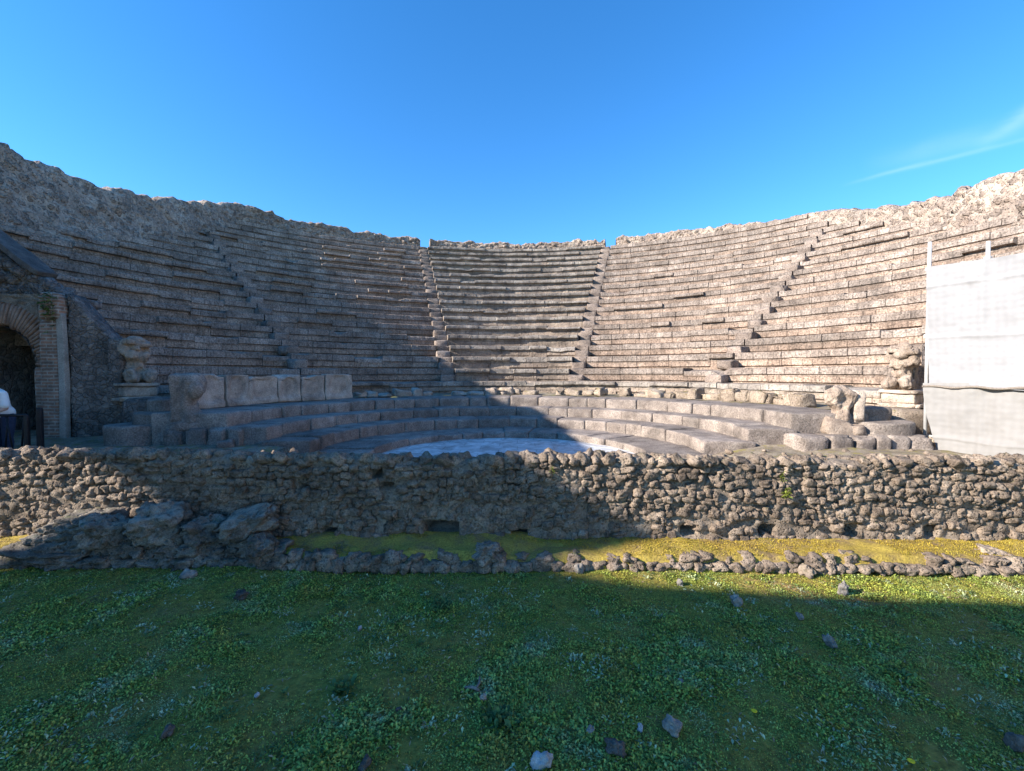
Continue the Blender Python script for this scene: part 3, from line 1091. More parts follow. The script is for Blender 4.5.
def cap(mb, a, b, ra, rb, n_=7):
    """tapered limb as overlapping balls"""
    a, b = np.asarray(a, float), np.asarray(b, float)
    L = np.linalg.norm(b - a)
    n_ = max(n_, int(L / (min(ra, rb) * 0.5)))
    for i in range(n_ + 1):
        t_ = i / n_
        ell(mb, a + (b - a) * t_, (ra + (rb - ra) * t_,) * 3, sub=2)


def telamon(pos, mir, yaw, label, worn, h=0.80):
    """kneeling carrier figure, weathered, with its capital, on a moulded pedestal"""
    x, y, z = pos
    root = thing('kneeling_statue', (x, y, z - 0.32), label, 'statue', 'kneeling tufa figures at the ends of the seating')
    rm = rotm(0, 0, yaw)

    def T(p): return np.array([x, y, z]) + rm @ np.array([p[0] * mir, p[1], p[2]]) * h / 0.8

    mb = MB()
    k = h / 0.8
    for q in (-1, 1):
        ell(mb, T((.125 * q, -.20, .15)), np.array((.105, .19, .135)) * k, (.25, 0, yaw))          # knees and folded thighs
        cap(mb, T((.12 * q, -.28, .10)), T((.11 * q, .0, .05)), .065 * k, .06 * k)  # shins beneath
        cap(mb, T((.16 * q, -.02, .56)), T((.15 * q, .02, .72)), .085 * k, .075 * k)  # stumps of the raised arms
        ell(mb, T((.08 * q, -.12, .50)), np.array((.095, .07, .085)) * k)           # chest
    ell(mb, T((0, .03, .14)), np.array((.21, .17, .14)) * k)
    cap(mb, T((0, .02, .16)), T((0, .0, .38)), .155 * k, .135 * k)
    ell(mb, T((0, -.02, .49)), np.array((.185, .15, .16)) * k)
    ell(mb, T((0, -.09, .31)), np.array((.12, .09, .08)) * k)                       # belly
    cap(mb, T((0, .02, .55)), T((0, .02, .72)), .13 * k, .15 * k)
    ell(mb, T((0, -.10, .655)), np.array((.085, .09, .075)) * k)                    # worn head under the load
    ell(mb, T((0, -.175, .635)), np.array((.028, .03, .03)) * k)
    if worn: mb.block(T((0, .17, .38)), (.34 * k, .14, .80 * k), (0, 0, yaw), 3, 3, 12)   # slab it is carved from
    solid('figure', mb, M['statue'], root, 0.014, 1, 0.045, 5)
    mb = MB()
    mb.block(T((0, .02, .745)), (.42 * k, .38 * k, .10 * k), (.06, .05, yaw), 7, 7, 7, 0.035, 6)
    mb.build('capital', M['statue'], root)
    mb = MB()
    mb.block(T((0, 0, -.03)), (.60 * k, .62 * k, .07), (0, 0, yaw), 9, 7, 9, 0.015, 4)
    mb.block(T((0, .01, -.155)), (.52 * k, .55 * k, .20), (0, 0, yaw), 11, 7, 12, 0.015, 4)
    mb.block(T((0, 0, -.29)), (.62 * k, .62 * k, .09), (0, 0, yaw), 13, 7, 9, 0.02, 4)
    mb.build('pedestal', M['panel'], root)
    return root


pL = at(136, 383, 8.7)
telamon((pL[0], pL[1], pL[2]), 1, R(58), 'dim kneeling stone figure on a pedestal beside the dark reticulate wall', False, 0.84)
pR = at(902, 390, 8.5)
telamon((pR[0], pR[1], pR[2]), -1, R(-55), 'sunlit weathered kneeling figure on a pedestal beside the scaffold pole', True, 0.80)

# carved lion-paw arm rest, left
def paw_rest(c, label, mat, yaw, mir, broken):
    root = thing('carved_armrest', (c[0], c[1], c[2]), label, 'carved stone')
    rm = rotm(0, 0, yaw)
    T = lambda p: np.array(c) + rm @ np.array([p[0] * mir, p[1], p[2]])
    if not broken:
        mb = MB()
        mb.block(T((-.17, .05, .45)), (.17, .50, .90), (0, 0, yaw), 5, 5, 12, 0.008)          # back slab
        # side profile: bulging wing on top, waisted leg, paw forward at the foot
        for i in range(30):
            t_ = i / 29
            z_ = 0.06 + 0.80 * t_
            front = np.interp(t_, [0, .08, .2, .35, .5, .65, .85, 1], [.26, .27, .17, .08, .11, .22, .25, .20])
            hw = np.interp(t_, [0, .1, .3, .5, .7, .9, 1], [.21, .21, .17, .17, .20, .21, .18])
            ell(mb, T((front / 2 - .06, -.06, z_)), (front / 2 + .09, hw, .06), (0, 0, yaw))
        ell(mb, T((.14, -.20, .62)), (.13, .10, .17), (0, 0, yaw))                             # volute of the wing
        for q in (-.10, 0.0, .10): ell(mb, T((.22, -.05 + q, .09)), (.09, .05, .06), (0, 0, yaw))   # toes
        solid('body', mb, mat, root, 0.016, 4, 0.015, 3)
        mb = MB()
        mb.block(T((0.03, 0, -.01)), (.58, .54, .16), (0, 0, yaw), 8, 5, 9, 0.012)
        mb.build('plinth', mat, root)
    else:
        mb = MB()
        # curled wing fragment, hollow in the middle
        for i in range(22):
            w = R(-60 + 300 * i / 21)
            ell(mb, T((.0 + .135 * math.cos(w), -.02, .60 + .12 * math.sin(w))), (.105, .15, .10), (0, 0, yaw))
        ell(mb, T((.0, .04, .60)), (.17, .09, .16))
        for q in range(6):
            ell(mb, T((random.uniform(-.08, .1), -.05, .52 + random.uniform(-.06, .12))), (.05, .07, .05))
        cap(mb, T((.03, 0, .50)), T((-.06, 0, .20)), .12, .15)
        cap(mb, T((.06, -.05, .42)), T((.02, -.15, .14)), .085, .07)
        solid('wing', mb, mat, root, 0.014, 2, 0.045, 3)
        mb = MB()
        mb.block(T((.255, .06, .46)), (.15, .34, .52), (0, .06, yaw), 5, 5, 9, 0.015)
        mb.build('back_slab', M['panel'], root)
        mb = MB()
        mb.stone(T((-.08, -.06, .10)), (.24, .22, .17), (0, .25, yaw), 5, 3, .22, 1.4, .55)
        mb.stone(T((.17, -.10, .08)), (.14, .16, .11), (0, -.1, yaw + .3), 9, 3, .18, 1.5, .5)
        mb.build('base_fragment', mat, root)
    return root


pc = at(191, 428, 7.86)
paw_rest((pc[0], pc[1], pc[2] + 0.06), 'tall carved lion paw block in shade, left of the backrest slabs', M['basalt'], R(20), 1, False)
pc = at(839, 434, 7.6)
paw_rest((pc[0], pc[1], pc[2] + 0.0), 'broken carved wing fragment in sun at the right end of the steps', M['statue'], R(-12), 1, True)


# ------------------------------------------------------------------ rounded end steps either side
def end_course(px, ytop, ybot, d, label, name, depth, group, seed, mat='basalt', p=14.0):
    """a run of blocks given by their left/right picture limits, standing at distance d"""
    z1 = at(512, ytop, d)[2]
    z0 = at(512, ybot, d)[2]
    xs = [at(q, 430, d)[0] for q in px]
    root = thing(name, ((xs[0] + xs[-1]) / 2, d, z0), label, 'stone step', group)
    for j in range(len(px) - 1):
        mb = MB()
        w_ = xs[j + 1] - xs[j]
        mb.block(((xs[j] + xs[j + 1]) / 2, d + depth / 2 + random.uniform(-.03, .03), (z0 + z1) / 2 + random.uniform(-.01, .01)), (w_ - 0.014, depth, z1 - z0), (0, 0, random.uniform(-.04, .04)), seed + j, 7, p, 0.02, 3)
        mb.build('stone_block', M[mat], root)
    return root


def drum(px0, px1, ytop, ybot, d, depth, label, seed, lobed=True):
    z1, z0 = at(512, ytop, d)[2], at(512, ybot, d)[2]
    xa, xb = at(px0, 420, d + depth * .35)[0], at(px1, 420, d + depth * .35)[0]
    # half-round slab: straight back, rounded front and ends
    v, f = rbox(12, 12)
    w_ = (xb - xa) / 2
    y_ = v[:, 1].copy()
    bow = np.sqrt(np.clip(1 - (np.abs(v[:, 0]) * 0.97) ** 3.6, 0.02, 1))
    Y = d + depth * (1 - bow * (1 - (y_ + 1) / 2))
    V = np.stack([(xa + xb) / 2 + v[:, 0] * w_, Y, (z0 + z1) / 2 + v[:, 2] * (z1 - z0) / 2], 1)
    V = V + 0.018 * np.stack([fbm(V + seed, 3, 71, 4), fbm(V + seed, 3, 72, 4), 0.8 * fbm(V + seed, 3, 73, 4)], 1)
    return tag(add('rounded_step', V, [f], M['basalt']), label, 'stone step')


end_course([159, 179, 202, 221, 236], 430, 452, 7.45, 'low course of four squared blocks in shade under the lion paw block', 'block_course', 0.7, 'block courses under the end steps', 40)
drum(102, 160, 427, 452, 7.35, 1.1, 'lowest rounded slab in shade at the left end, largest of its stack', 3)
drum(128, 178, 414, 431, 7.62, 0.8, 'middle rounded slab of the shaded stack left of the lion paw block', 5)
drum(143, 172, 400, 414, 8.0, 0.6, 'small top slab of the shaded stack, below the kneeling figure', 7)
end_course([798, 831, 854, 875, 889, 910, 932], 436, 460, 7.15, 'low course of six squared blocks in sun under the right end steps', 'block_course', 0.8, 'block courses under the end steps', 60)
drum(850, 911, 423, 439, 7.25, 0.9, 'broad rounded slab in sun below the weathered figure', 9)
end_course([857, 889], 407, 424, 7.7, 'long dark upper block in sun behind the broad rounded slab', 'upper_block', 0.5, None, 80, 'basalt', 10)
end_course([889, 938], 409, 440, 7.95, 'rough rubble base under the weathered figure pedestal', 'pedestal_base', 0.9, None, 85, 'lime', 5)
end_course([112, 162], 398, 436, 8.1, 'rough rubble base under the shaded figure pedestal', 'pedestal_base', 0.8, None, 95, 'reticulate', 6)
for i, (px, py, s_, l_) in enumerate(((938, 452, .16, 'rough stone lying at the foot of the scaffold pole'), (926, 440, .12, 'yellowish stone wedged behind the scaffold pole'), (226, 446, .13, 'rounded grey stone at the end of the shaded block course'))):
    c = at(px, py, 7.5)
    tag(MB().stone(c, (s_ * 1.2, s_, s_ * .8), (0, .1, i), i + 70, 3).build('loose_stone', M['lime'] if i < 2 else M['basalt']), l_, 'stone')

# ------------------------------------------------------------------ reticulate end wall (left), with a facing slab
def tri_wall(p0, p1, z0, za, zb, thick, name, mat, label, seed):
    """wall from p0 to p1 (plan), top sloping from za to zb, knobbly front face"""
    p0, p1 = np.array(p0, float), np.array(p1, float)
    L = np.linalg.norm(p1 - p0)
    d = (p1 - p0) / L
    nr = np.array([d[1], -d[0]])                       # toward the stage
    nu, nv = int(L / 0.04), 70
    u = np.linspace(0, 1, nu)
    v = np.linspace(0, 1, nv)
    U, W = np.meshgrid(u, v, indexing='ij')
    top = za + (zb - za) * U + 0.05 * vnoise(np.stack([U * L, U * 0, U * 0], -1), 5, seed)
    Z = z0 + (top - z0) * W
    Q = np.stack([p0[0] + d[0] * U * L, p0[1] + d[1] * U * L, Z], -1)
    f1, f2, _ = worley(Q, 10.5, seed)
    b_ = 0.05 * np.clip(f2 - f1, 0, .5) + 0.02 * fbm(Q, 3, seed, 3)
    Q[..., 0] += nr[0] * b_
    Q[..., 1] += nr[1] * b_
    back = Q[:, -1, :].copy(); back[:, 0] -= nr[0] * thick; back[:, 1] -= nr[1] * thick
    bot = back.copy(); bot[:, 2] = z0
    V = np.concatenate([Q, back[:, None], bot[:, None]], 1)
    F = gridq(nu, nv + 2)
    Vf = V.reshape(-1, 3)
    T = []
    for i in (0, nu - 1):
        b0 = i * (nv + 2)
        T += [[b0 + nv + 1, b0 + j, b0 + j + 1] for j in range(nv)]
    return add(name, Vf, [F, np.array(T)], mat)


a_, b_ = at(66, 300, 8.36), at(120, 352, 8.6)
o = tri_wall((a_[0] - 0.02, 8.36), (b_[0], 8.60), 0.0, a_[2] + 0.1, b_[2], 0.5, 'reticulate_wall', M['reticulate'], '', 12)
tag(o, 'dark net-patterned wall with a sloping top between the brick pier and the kneeling figure', 'wall')
c0, c1 = at(106, 339, 8.45), at(119, 398, 8.45)
mb = MB().block(((c0[0] + c1[0]) / 2, 8.50, (c0[2] + c1[2]) / 2), (c1[0] - c0[0], 0.22, c0[2] - c1[2]), (0, 0, 0), 4, 7, 14, 0.008)
tag(mb.build('facing_slab', M['reticulate']), 'upright flat slab set against the end of the net-patterned wall', 'stone slab')
# matching end wall hidden behind the sheeting on the right
o = tri_wall((8.5, 8.95), (9.8, 8.95), 0.0, 2.1, 3.3, 0.5, 'reticulate_wall', M['reticulate'], '', 19)
tag(o, 'net-patterned end wall standing behind the white sheeting', 'wall')

# ------------------------------------------------------------------ brick archway at the left edge
DA = 8.35
XA = lambda px: at(px, 400, DA)[0]
ZA = lambda py: at(30, py, DA)[2]
root = thing('brick_archway', (XA(0), DA, 0), 'ruined brick archway with a pier and a pale marble strip at the left edge', 'archway')
xj, xp, xs_, xe = XA(28.5), XA(38), XA(58), XA(64.5)
zs = ZA(366)
rin = 0.775
cxa = xj - rin
rout = rin + 0.50
ztop = ZA(293)
# passage walls and vault
nn = 20
vault = []
for dy in (0.02, 1.2, 2.6, 4.2):
    rowp = [(xj, 0.0), (xj, zs * 0.5)] + [(cxa + rin * math.cos(w), zs + rin * math.sin(w)) for w in np.linspace(0, math.pi, nn)] + [(cxa - rin, zs * 0.5), (cxa - rin, 0.0)]
    vault.append([(x_, DA + dy, z_) for x_, z_ in rowp])
vault = np.array(vault)
nv_ = vault.shape[1]
Vv = vault.reshape(-1, 3)
bk = np.array([[i for i in range(3 * nv_, 4 * nv_)]])
add('passage', Vv, [gridq(4, nv_), bk], M['reticulate'], root, smooth=False)
# jamb brickwork, right and left of the opening
mb = MB()
mb.block(((xj + xp) / 2, DA + 0.30, zs / 2), (xp - xj, 0.62, zs), (0, 0, 0), 1, 7, 22, 0.010)
mb.build('jamb', M['brick'], root)
mb = MB()
mb.block((cxa - rin - 0.25, DA + 0.30, zs / 2), (0.5, 0.62, zs), (0, 0, 0), 2, 7, 22, 0.010)
mb.build('jamb', M['brick'], root)
# ring of thin bricks
mbv = MB()
nb = 46
for j in range(nb):
    w = math.pi * (j + 0.5) / nb
    rm_ = (rin + rout) / 2 + random.uniform(-0.02, 0.02)
    wd = math.pi * rm_ / nb
    mbv.block((cxa + rm_ * math.cos(w), DA + 0.29 + random.uniform(-.012, .012), zs + rm_ * math.sin(w)), (rout - rin + random.uniform(-.05, .02), 0.6, wd * 0.80), (0, -w, 0), j, 3, 9, 0.006)
mbv.build('arch_ring', M['voussoir'], root)
# rubble spandrel above: grid with the arch cut away
xs = np.linspace(cxa - rin - 0.9, xp + 0.02, 60)
zz = np.linspace(0, 1, 40)
X, Wv = np.meshgrid(xs, zz, indexing='ij')
lo = np.where(np.abs(X - cxa) < rout - 0.04, zs + np.sqrt(np.clip((rout - 0.04) ** 2 - (X - cxa) ** 2, 0, 9)), zs)
Z = lo + (ztop - lo) * Wv
Q = np.stack([X, X * 0 + DA + 0.03, Z], -1)
f1, f2, _ = worley(Q, 9, 3)
Q[..., 1] -= 0.06 * np.clip(f2 - f1, 0, .5) + 0.02 * fbm(Q, 4, 8, 3)
back = Q[:, -1:].copy(); back[..., 1] = DA + 0.75
add('spandrel', np.concatenate([Q, back], 1).reshape(-1, 3), [gridq(60, 41)], M['mortar'], root)
# pier, marble strip, brick cap
mb = MB().block(((xp + xs_) / 2, DA + 0.22, ZA(318) / 2), (xs_ - xp - 0.02, 0.62, ZA(318)), (0, 0, 0), 5, 12, 22, 0.018)
mb.build('pier', M['brick'], root)
mb = MB().block(((xs_ + xe) / 2, DA - 0.06, ZA(314) / 2), (xe - xs_, 0.10, ZA(314)), (0, 0, 0), 6, 7, 18, 0.012)
mb.build('marble_strip', M['marble'], root)
mb = MB().block((XA(51.5), DA - 0.03, (ZA(293) + ZA(320)) / 2), (XA(61) - XA(41), 0.22, ZA(293) - ZA(320)), (0, 0, .03), 8, 7, 12, 0.015)
mb.build('brick_cap', M['brick'], root)
# rubble haunch above the vault and the sloping slab over it
x0_, x1_ = XA(-55), XA(46)
mb = MB()
for j in range(260):
    u_ = random.random()
    x_ = x0_ + (x1_ - x0_) * u_
    zt_ = np.interp(u_, [0, .55, .8, 1], [ZA(225), ZA(262), ZA(276), ZA(290)])
    z_ = random.uniform(ZA(296), zt_)
    s_ = random.uniform(0.06, 0.13)
    mb.stone((x_, DA + 0.25 + random.uniform(0, .25), z_), (s_ * 1.2, s_, s_ * .8), (random.random(), random.random(), random.random()), j, 2, .25)
mb.block(((x0_ + x1_) / 2, DA + 0.75, ZA(296)), (x1_ - x0_, 0.8, 0.2), (0, 0, 0), 3, 5, 9)
mb.build('haunch', M['reticulate'], root)
qa, qb = at(-60, 196, 8.6), at(38, 270, 8.6)
ang = math.atan2(qb[2] - qa[2], qb[0] - qa[0])
Lq = math.hypot(qb[0] - qa[0], qb[2] - qa[2])
mb = MB().block(((qa[0] + qb[0]) / 2, 8.72, (qa[2] + qb[2]) / 2 - 0.06), (Lq, 0.5, 0.12), (0, -ang, 0), 3, 12, 20, 0.02)
mb.block(((qa[0] + qb[0]) / 2 - 0.30, 8.85, (qa[2] + qb[2]) / 2 - 0.36), (Lq * 0.80, 0.4, 0.55), (0, -ang, 0), 5, 7, 14, 0.03)
tag(mb.build('sloping_roof', M['roof']), 'dark sloping roof slab above the brick archway', 'roof')

# ------------------------------------------------------------------ barrier and visitor at the left edge
DB = 6.9
zr = at(0, 416, DB)[2]
x0b, x1b = at(-70, 420, DB)[0], at(20, 420, DB)[0]
root = thing('barrier', ((x0b + x1b) / 2, DB, 0), 'dark metal barrier in front of the brick archway, its post edges sunlit', 'barrier')
MB().tube([(x0b, DB, zr), (x1b, DB, zr)], 0.022).build('top_rail', M['metal'], root)
MB().tube([(x0b, DB, zr - .62), (x1b, DB, zr - .62)], 0.018).build('bottom_rail', M['metal'], root)
for x_ in (x1b - 0.02, x1b - 0.62, x1b - 1.25):
    MB().block((x_, DB, zr / 2), (.06, .05, zr + .02), (0, 0, 0), 1, 3, 14, 0.0).build('post', M['metal'], root)
for q in range(8):
    xx = x1b - 0.12 - q * 0.13
    MB().tube([(xx, DB, zr - .60), (xx - (0.10 if q % 2 else -0.06), DB, zr)], 0.012, 8).build('bar', M['metal'], root)
xw = at(28, 420, DB)[0]
MB().block((xw, DB + .06, zr / 2 + .06), (.07, .06, zr + .12), (0, 0, .2), 2, 3, 14, 0).build('end_post', M['metal'], root)

# visitor leaning on the rail: body built as one remeshed surface
px_ = at(-13, 400, 7.15)[0]
root = thing('person', (px_, 7.2, 0), 'person with dark hair in a white shirt leaning on the metal barrier', 'person')
S = lambda p: (px_ + p[0], 7.2 + p[1], p[2])
body = MB()
for s_ in (-1, 1):
    cap(body, S((.09 * s_, .05, .80)), S((.10 * s_, .02, .46)), .082, .058)
    cap(body, S((.10 * s_, .02, .46)), S((.10 * s_, .06, .09)), .055, .038)
    cap(body, S((.10 * s_, .08, .04)), S((.11 * s_, -.12, .03)), .04, .032)
    cap(body, S((.175 * s_, -.10, 1.20)), S((.24 * s_, -.12, .98)), .05, .042)
    cap(body, S((.24 * s_, -.12, .98)), S((.20 * s_, -.28, .90)), .04, .03)
    ell(body, S((.195 * s_, -.32, .895)), (.038, .05, .018))
    for q, (dx_, L_) in enumerate(((-.028, .06), (-.010, .07), (.010, .066), (.027, .052))):
        cap(body, S((.195 * s_ + dx_, -.35, .892)), S((.195 * s_ + dx_, -.35 - L_ * .6, .875)), .0095, .008, 6)
        cap(body, S((.195 * s_ + dx_, -.35 - L_ * .6, .875)), S((.195 * s_ + dx_, -.345 - L_ * .55, .845)), .008, .007, 6)
    cap(body, S((.165 * s_, -.31, .89)), S((.150 * s_, -.35, .868)), .011, .009, 6)
ell(body, S((0, .05, .86)), (.155, .11, .12))
cap(body, S((0, .04, .86)), S((0, -.05, 1.18)), .115, .13)
ell(body, S((0, -.07, 1.20)), (.185, .10, .09))
cap(body, S((0, -.09, 1.24)), S((0, -.13, 1.34)), .055, .05)
ell(body, S((0, -.16, 1.41)), (.073, .092, .108))
ell(body, S((0, -.255, 1.395)), (.014, .02, .022))
ell(body, S((0, -.235, 1.34)), (.03, .02, .018))
for s_ in (-1, 1): ell(body, S((.074 * s_, -.15, 1.40)), (.012, .022, .03))
solid('body', body, M['skin'], root, 0.009, 3)
sh = MB()
ell(sh, S((0, .05, .90)), (.170, .13, .13))
cap(sh, S((0, .04, .88)), S((0, -.05, 1.17)), .138, .150)
ell(sh, S((0, -.07, 1.205)), (.205, .115, .092))
for s_ in (-1, 1): cap(sh, S((.18 * s_, -.10, 1.20)), S((.23 * s_, -.12, 1.03)), .072, .066)
solid('shirt', sh, M['shirt'], root, 0.014, 4, 0.012, 4)
tr = MB()
ell(tr, S((0, .055, .83)), (.168, .125, .12))
for s_ in (-1, 1):
    cap(tr, S((.09 * s_, .05, .80)), S((.10 * s_, .025, .46)), .096, .074)
    cap(tr, S((.10 * s_, .025, .46)), S((.10 * s_, .06, .10)), .072, .062)
solid('trousers', tr, M['trousers'], root, 0.014, 3, 0.01, 6)
hr = MB()
ell(hr, S((0, -.135, 1.435)), (.085, .100, .100))
ell(hr, S((0, -.075, 1.37)), (.075, .055, .09))
solid('hair', hr, M['hair'], root, 0.010, 2, 0.01, 7)
for s_ in (-1, 1):
    e_ = MB()
    ell(e_, S((.027 * s_, -.243, 1.415)), (.010, .007, .006), sub=2)
    e_.build('eye', M['hair'], root)
    e_ = MB()
    cap(e_, S((.10 * s_, .09, .045)), S((.11 * s_, -.14, .035)), .052, .045)
    solid('shoe', e_, M['shoe'], root, 0.012, 2)

# ------------------------------------------------------------------ scaffold with white sheeting, right
Pa, Pb = np.array([6.77, 7.45]), np.array([8.02, 4.10])
ud = (Pb - Pa) / np.linalg.norm(Pb - Pa)
nd_ = np.array([-ud[1], ud[0]])              # away from the seats? chosen so the sheet hangs on the seat side
ZE = 1.545
root = thing('scaffold', (Pa[0], Pa[1], 0), 'galvanised scaffold frame carrying the white sheeting', 'scaffold')
nback = np.array([ud[1], -ud[0]])
if nback[0] < 0: nback = -nback
for s_, zt in ((0, 2.17), (0.72, 1.98), (1.75, 2.05), (2.8, 2.0)):
    p = Pa + ud * s_ + nback * 0.05
    mb = MB().tube([(p[0], p[1], 0.0), (p[0], p[1], ZE + zt)], 0.026)
    mb.build('pole', M['pole'], root)
    p2 = p + nback * 0.9
    MB().tube([(p2[0], p2[1], 0.0), (p2[0], p2[1], ZE + zt - 0.25)], 0.026).build('pole', M['pole'], root)
    for z_ in (0.45, ZE + 0.62, ZE + 1.72):
        MB().tube([(p[0], p[1], z_), (p2[0], p2[1], z_)], 0.022).build('transom', M['pole'], root)
        MB().block((p[0], p[1], z_), (.08, .08, .07), (0, 0, .3), 1, 3, 6, 0).build('coupler', M['pole'], root)
for z_ in (0.5, ZE + 0.57, ZE + 1.40):
    a0 = Pa + nback * 0.09; a1 = Pa + ud * 3.0 + nback * 0.09
    MB().tube([(a0[0], a0[1], z_), (a1[0], a1[1], z_)], 0.022).build('ledger', M['pole'], root)


def sheet(name, ztop_f, zbot_f, s0f, s1, mat, label, seed, off):
    nu, nv = 150, 110
    U, W = np.meshgrid(np.linspace(0, 1, nu), np.linspace(0, 1, nv), indexing='ij')
    zt, zb = ztop_f(U), zbot_f(U)
    Z = zt + (zb - zt) * W
    s0 = s0f(W)
    S_ = s0 + (s1 - s0) * U
    Q3 = np.stack([S_, Z, S_ * 0 + seed], -1)
    bil = off + 0.045 * fbm(Q3, 1.1, seed, 3) + 0.014 * np.sin(S_ * 14 + 2.5 * Z + 4 * fbm(Q3, 0.6, seed + 9, 2)) * np.clip((1 - W) * 1.2 + .2, 0, 1) + 0.012 * fbm(Q3, 5, seed + 2, 3) + 0.010 * np.sin(S_ * 9 + 3 * fbm(Q3, 0.7, seed + 4, 2)) * W
    for zl in (0.5, ZE + 0.57, ZE + 1.40): bil = bil + 0.014 * np.exp(-((Z - zl - 0.01 * np.sin(S_ * 5)) / 0.025) ** 2)
    for sl_ in (0.72, 1.75, 2.8): bil = bil + 0.014 * np.exp(-((S_ - sl_) / 0.03) ** 2)
    X = Pa[0] + ud[0] * S_ - nback[0] * bil
    Y = Pa[1] + ud[1] * S_ - nback[1] * bil
    V = np.stack([X, Y, Z], -1).reshape(-1, 3)
    V2 = V + np.array([nback[0], nback[1], 0]) * 0.004
    n_ = nu * nv
    F = gridq(nu, nv)
    o = add(name, np.concatenate([V, V2]), [F, F[:, ::-1] + n_], mat)
    return tag(o, label, 'sheeting', 'white sheets hung on the scaffold')


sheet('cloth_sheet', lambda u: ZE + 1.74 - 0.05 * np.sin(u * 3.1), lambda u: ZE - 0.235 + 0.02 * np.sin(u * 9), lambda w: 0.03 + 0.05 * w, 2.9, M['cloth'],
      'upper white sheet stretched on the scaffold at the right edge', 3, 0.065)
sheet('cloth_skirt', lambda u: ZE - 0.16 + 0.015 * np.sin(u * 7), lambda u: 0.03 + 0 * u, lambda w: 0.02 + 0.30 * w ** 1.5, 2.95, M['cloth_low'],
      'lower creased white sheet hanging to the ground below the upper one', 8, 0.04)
# hem roll between the two sheets
pts = []
for i in range(40):
    s_ = 0.02 + 2.9 * i / 39
    p = Pa + ud * s_ - nback * (0.085 + 0.012 * math.sin(i * 1.3))
    pts.append((p[0], p[1], ZE - 0.215 + 0.012 * math.sin(i * .9)))
MB().tube(pts, 0.018, 8).build('hem_roll', M['twig'], root)

# ------------------------------------------------------------------ the front rubble wall
YW = 3.78
XL, XR = -6.4, 7.4


def wtop(x): return np.interp(x, [-6.4, -4.3, -3.2, -1.6, -0.6, 0.3, 1.2, 3.0, 4.6, 7.4], [.83, .83, .83, .80, .775, .80, .785, .79, .785, .78])


hole_px = [(690, 538, 14, 11), (768, 538, 13, 11), (852, 537, 14, 12), (932, 537, 14, 11), (440, 537, 34, 15), (520, 540, 16, 9), (385, 488, 9, 7), (300, 488, 7, 6), (325, 540, 14, 8), (375, 474, 9, 8)]
holes = []
for px, py, w_, h_ in hole_px:
    c = at(px, py, YW)
    holes.append((c[0], c[2] + (0.05 if py > 520 else 0), w_ * YW / FPX / 2, h_ * YW / FPX / 2))
nx_, nz_ = 560, 36
xs = np.linspace(XL, XR, nx_)
U, W = np.meshgrid(xs, np.linspace(0, 1, nz_), indexing='ij')
Z = -0.05 + (wtop(U) - 0.02 + 0.05) * W
Q = np.stack([U, U * 0 + YW + 0.022, Z], -1)
f1, f2, cid = worley(Q, 11, 5)
Q[..., 1] -= 0.05 * np.clip(f2 - f1, 0, .6) + 0.03 * fbm(Q, 3, 6, 4)
for hx, hz, hw_, hh_ in holes:
    m_ = (np.abs(U - hx) < hw_) & (np.abs(Z - hz) < hh_)
    Q[..., 1] = np.where(m_, YW + 0.40, Q[..., 1])
ys_ = np.array([0.06, 0.14, 0.24, 0.33, 0.42, 0.47])
crest = []
for yy in ys_:
    c = np.stack([xs, xs * 0 + YW + yy, wtop(xs) + 0.0 * xs], -1)
    c[:, 2] += 0.035 * fbm(c, 3.0, 9, 4) + 0.015 - 0.10 * max(0, (yy - 0.15) / .32)
    crest.append(c)
low = crest[-1].copy(); low[:, 2] = -0.05; low[:, 1] += 0.04
V = np.concatenate([Q, np.stack(crest + [low], 1)], 1)
root = thing('rubble_wall', (0.4, YW + 0.35, 0), 'long low wall of rough lava rubble across the front of the orchestra', 'wall')
core = add('core', V.reshape(-1, 3), [gridq(nx_, V.shape[1])], M['mortar'], root)
core.data.materials.append(M['soil'])
pi = np.array([(p % (V.shape[1] - 1)) >= nz_ for p in range((nx_ - 1) * (V.shape[1] - 1))], np.int32)
core.data.polygons.foreach_set('material_index', pi)
mb = MB()
z_ = 0.03
rs = random.Random(5)
cnt = 0
while z_ < 0.80:
    hgt = rs.uniform(0.050, 0.084)
    x_ = XL
    while x_ < XR:
        w_ = rs.uniform(0.045, 0.115)
        cx_, cz_ = x_ + w_ / 2, z_ + hgt / 2 + rs.uniform(-.02, .02) + 0.02 * math.sin(x_ * 2.1 + z_ * 3)
        x_ += w_
        if cz_ > wtop(cx_) - 0.03: continue
        if any(abs(cx_ - hx) < hw_ + w_ * .3 and abs(cz_ - hz) < hh_ + hgt * .3 for hx, hz, hw_, hh_ in holes): continue
        vis = -5.0 < cx_ < 5.4
        if rs.random() < (0.05 if cz_ > .3 else (.30 if cx_ > 0 else .12)): continue
        pro = rs.uniform(-0.016, 0.016) + (0.010 if cz_ > 0.45 else -0.006)
        hs_ = hgt * rs.uniform(.42, .52)
        mb.stone((cx_, YW + 0.046 - pro, cz_), (w_ * .55, .06, hs_ * 1.10), (rs.uniform(-.22, .22), rs.uniform(-.2, .2), rs.uniform(-.25, .25)), cnt, 3 if vis else 2, .26, 2.4, .8)
        cnt += 1
    z_ += hgt
mb.build('facing_stones', M['lava'], root)
mb = MB()
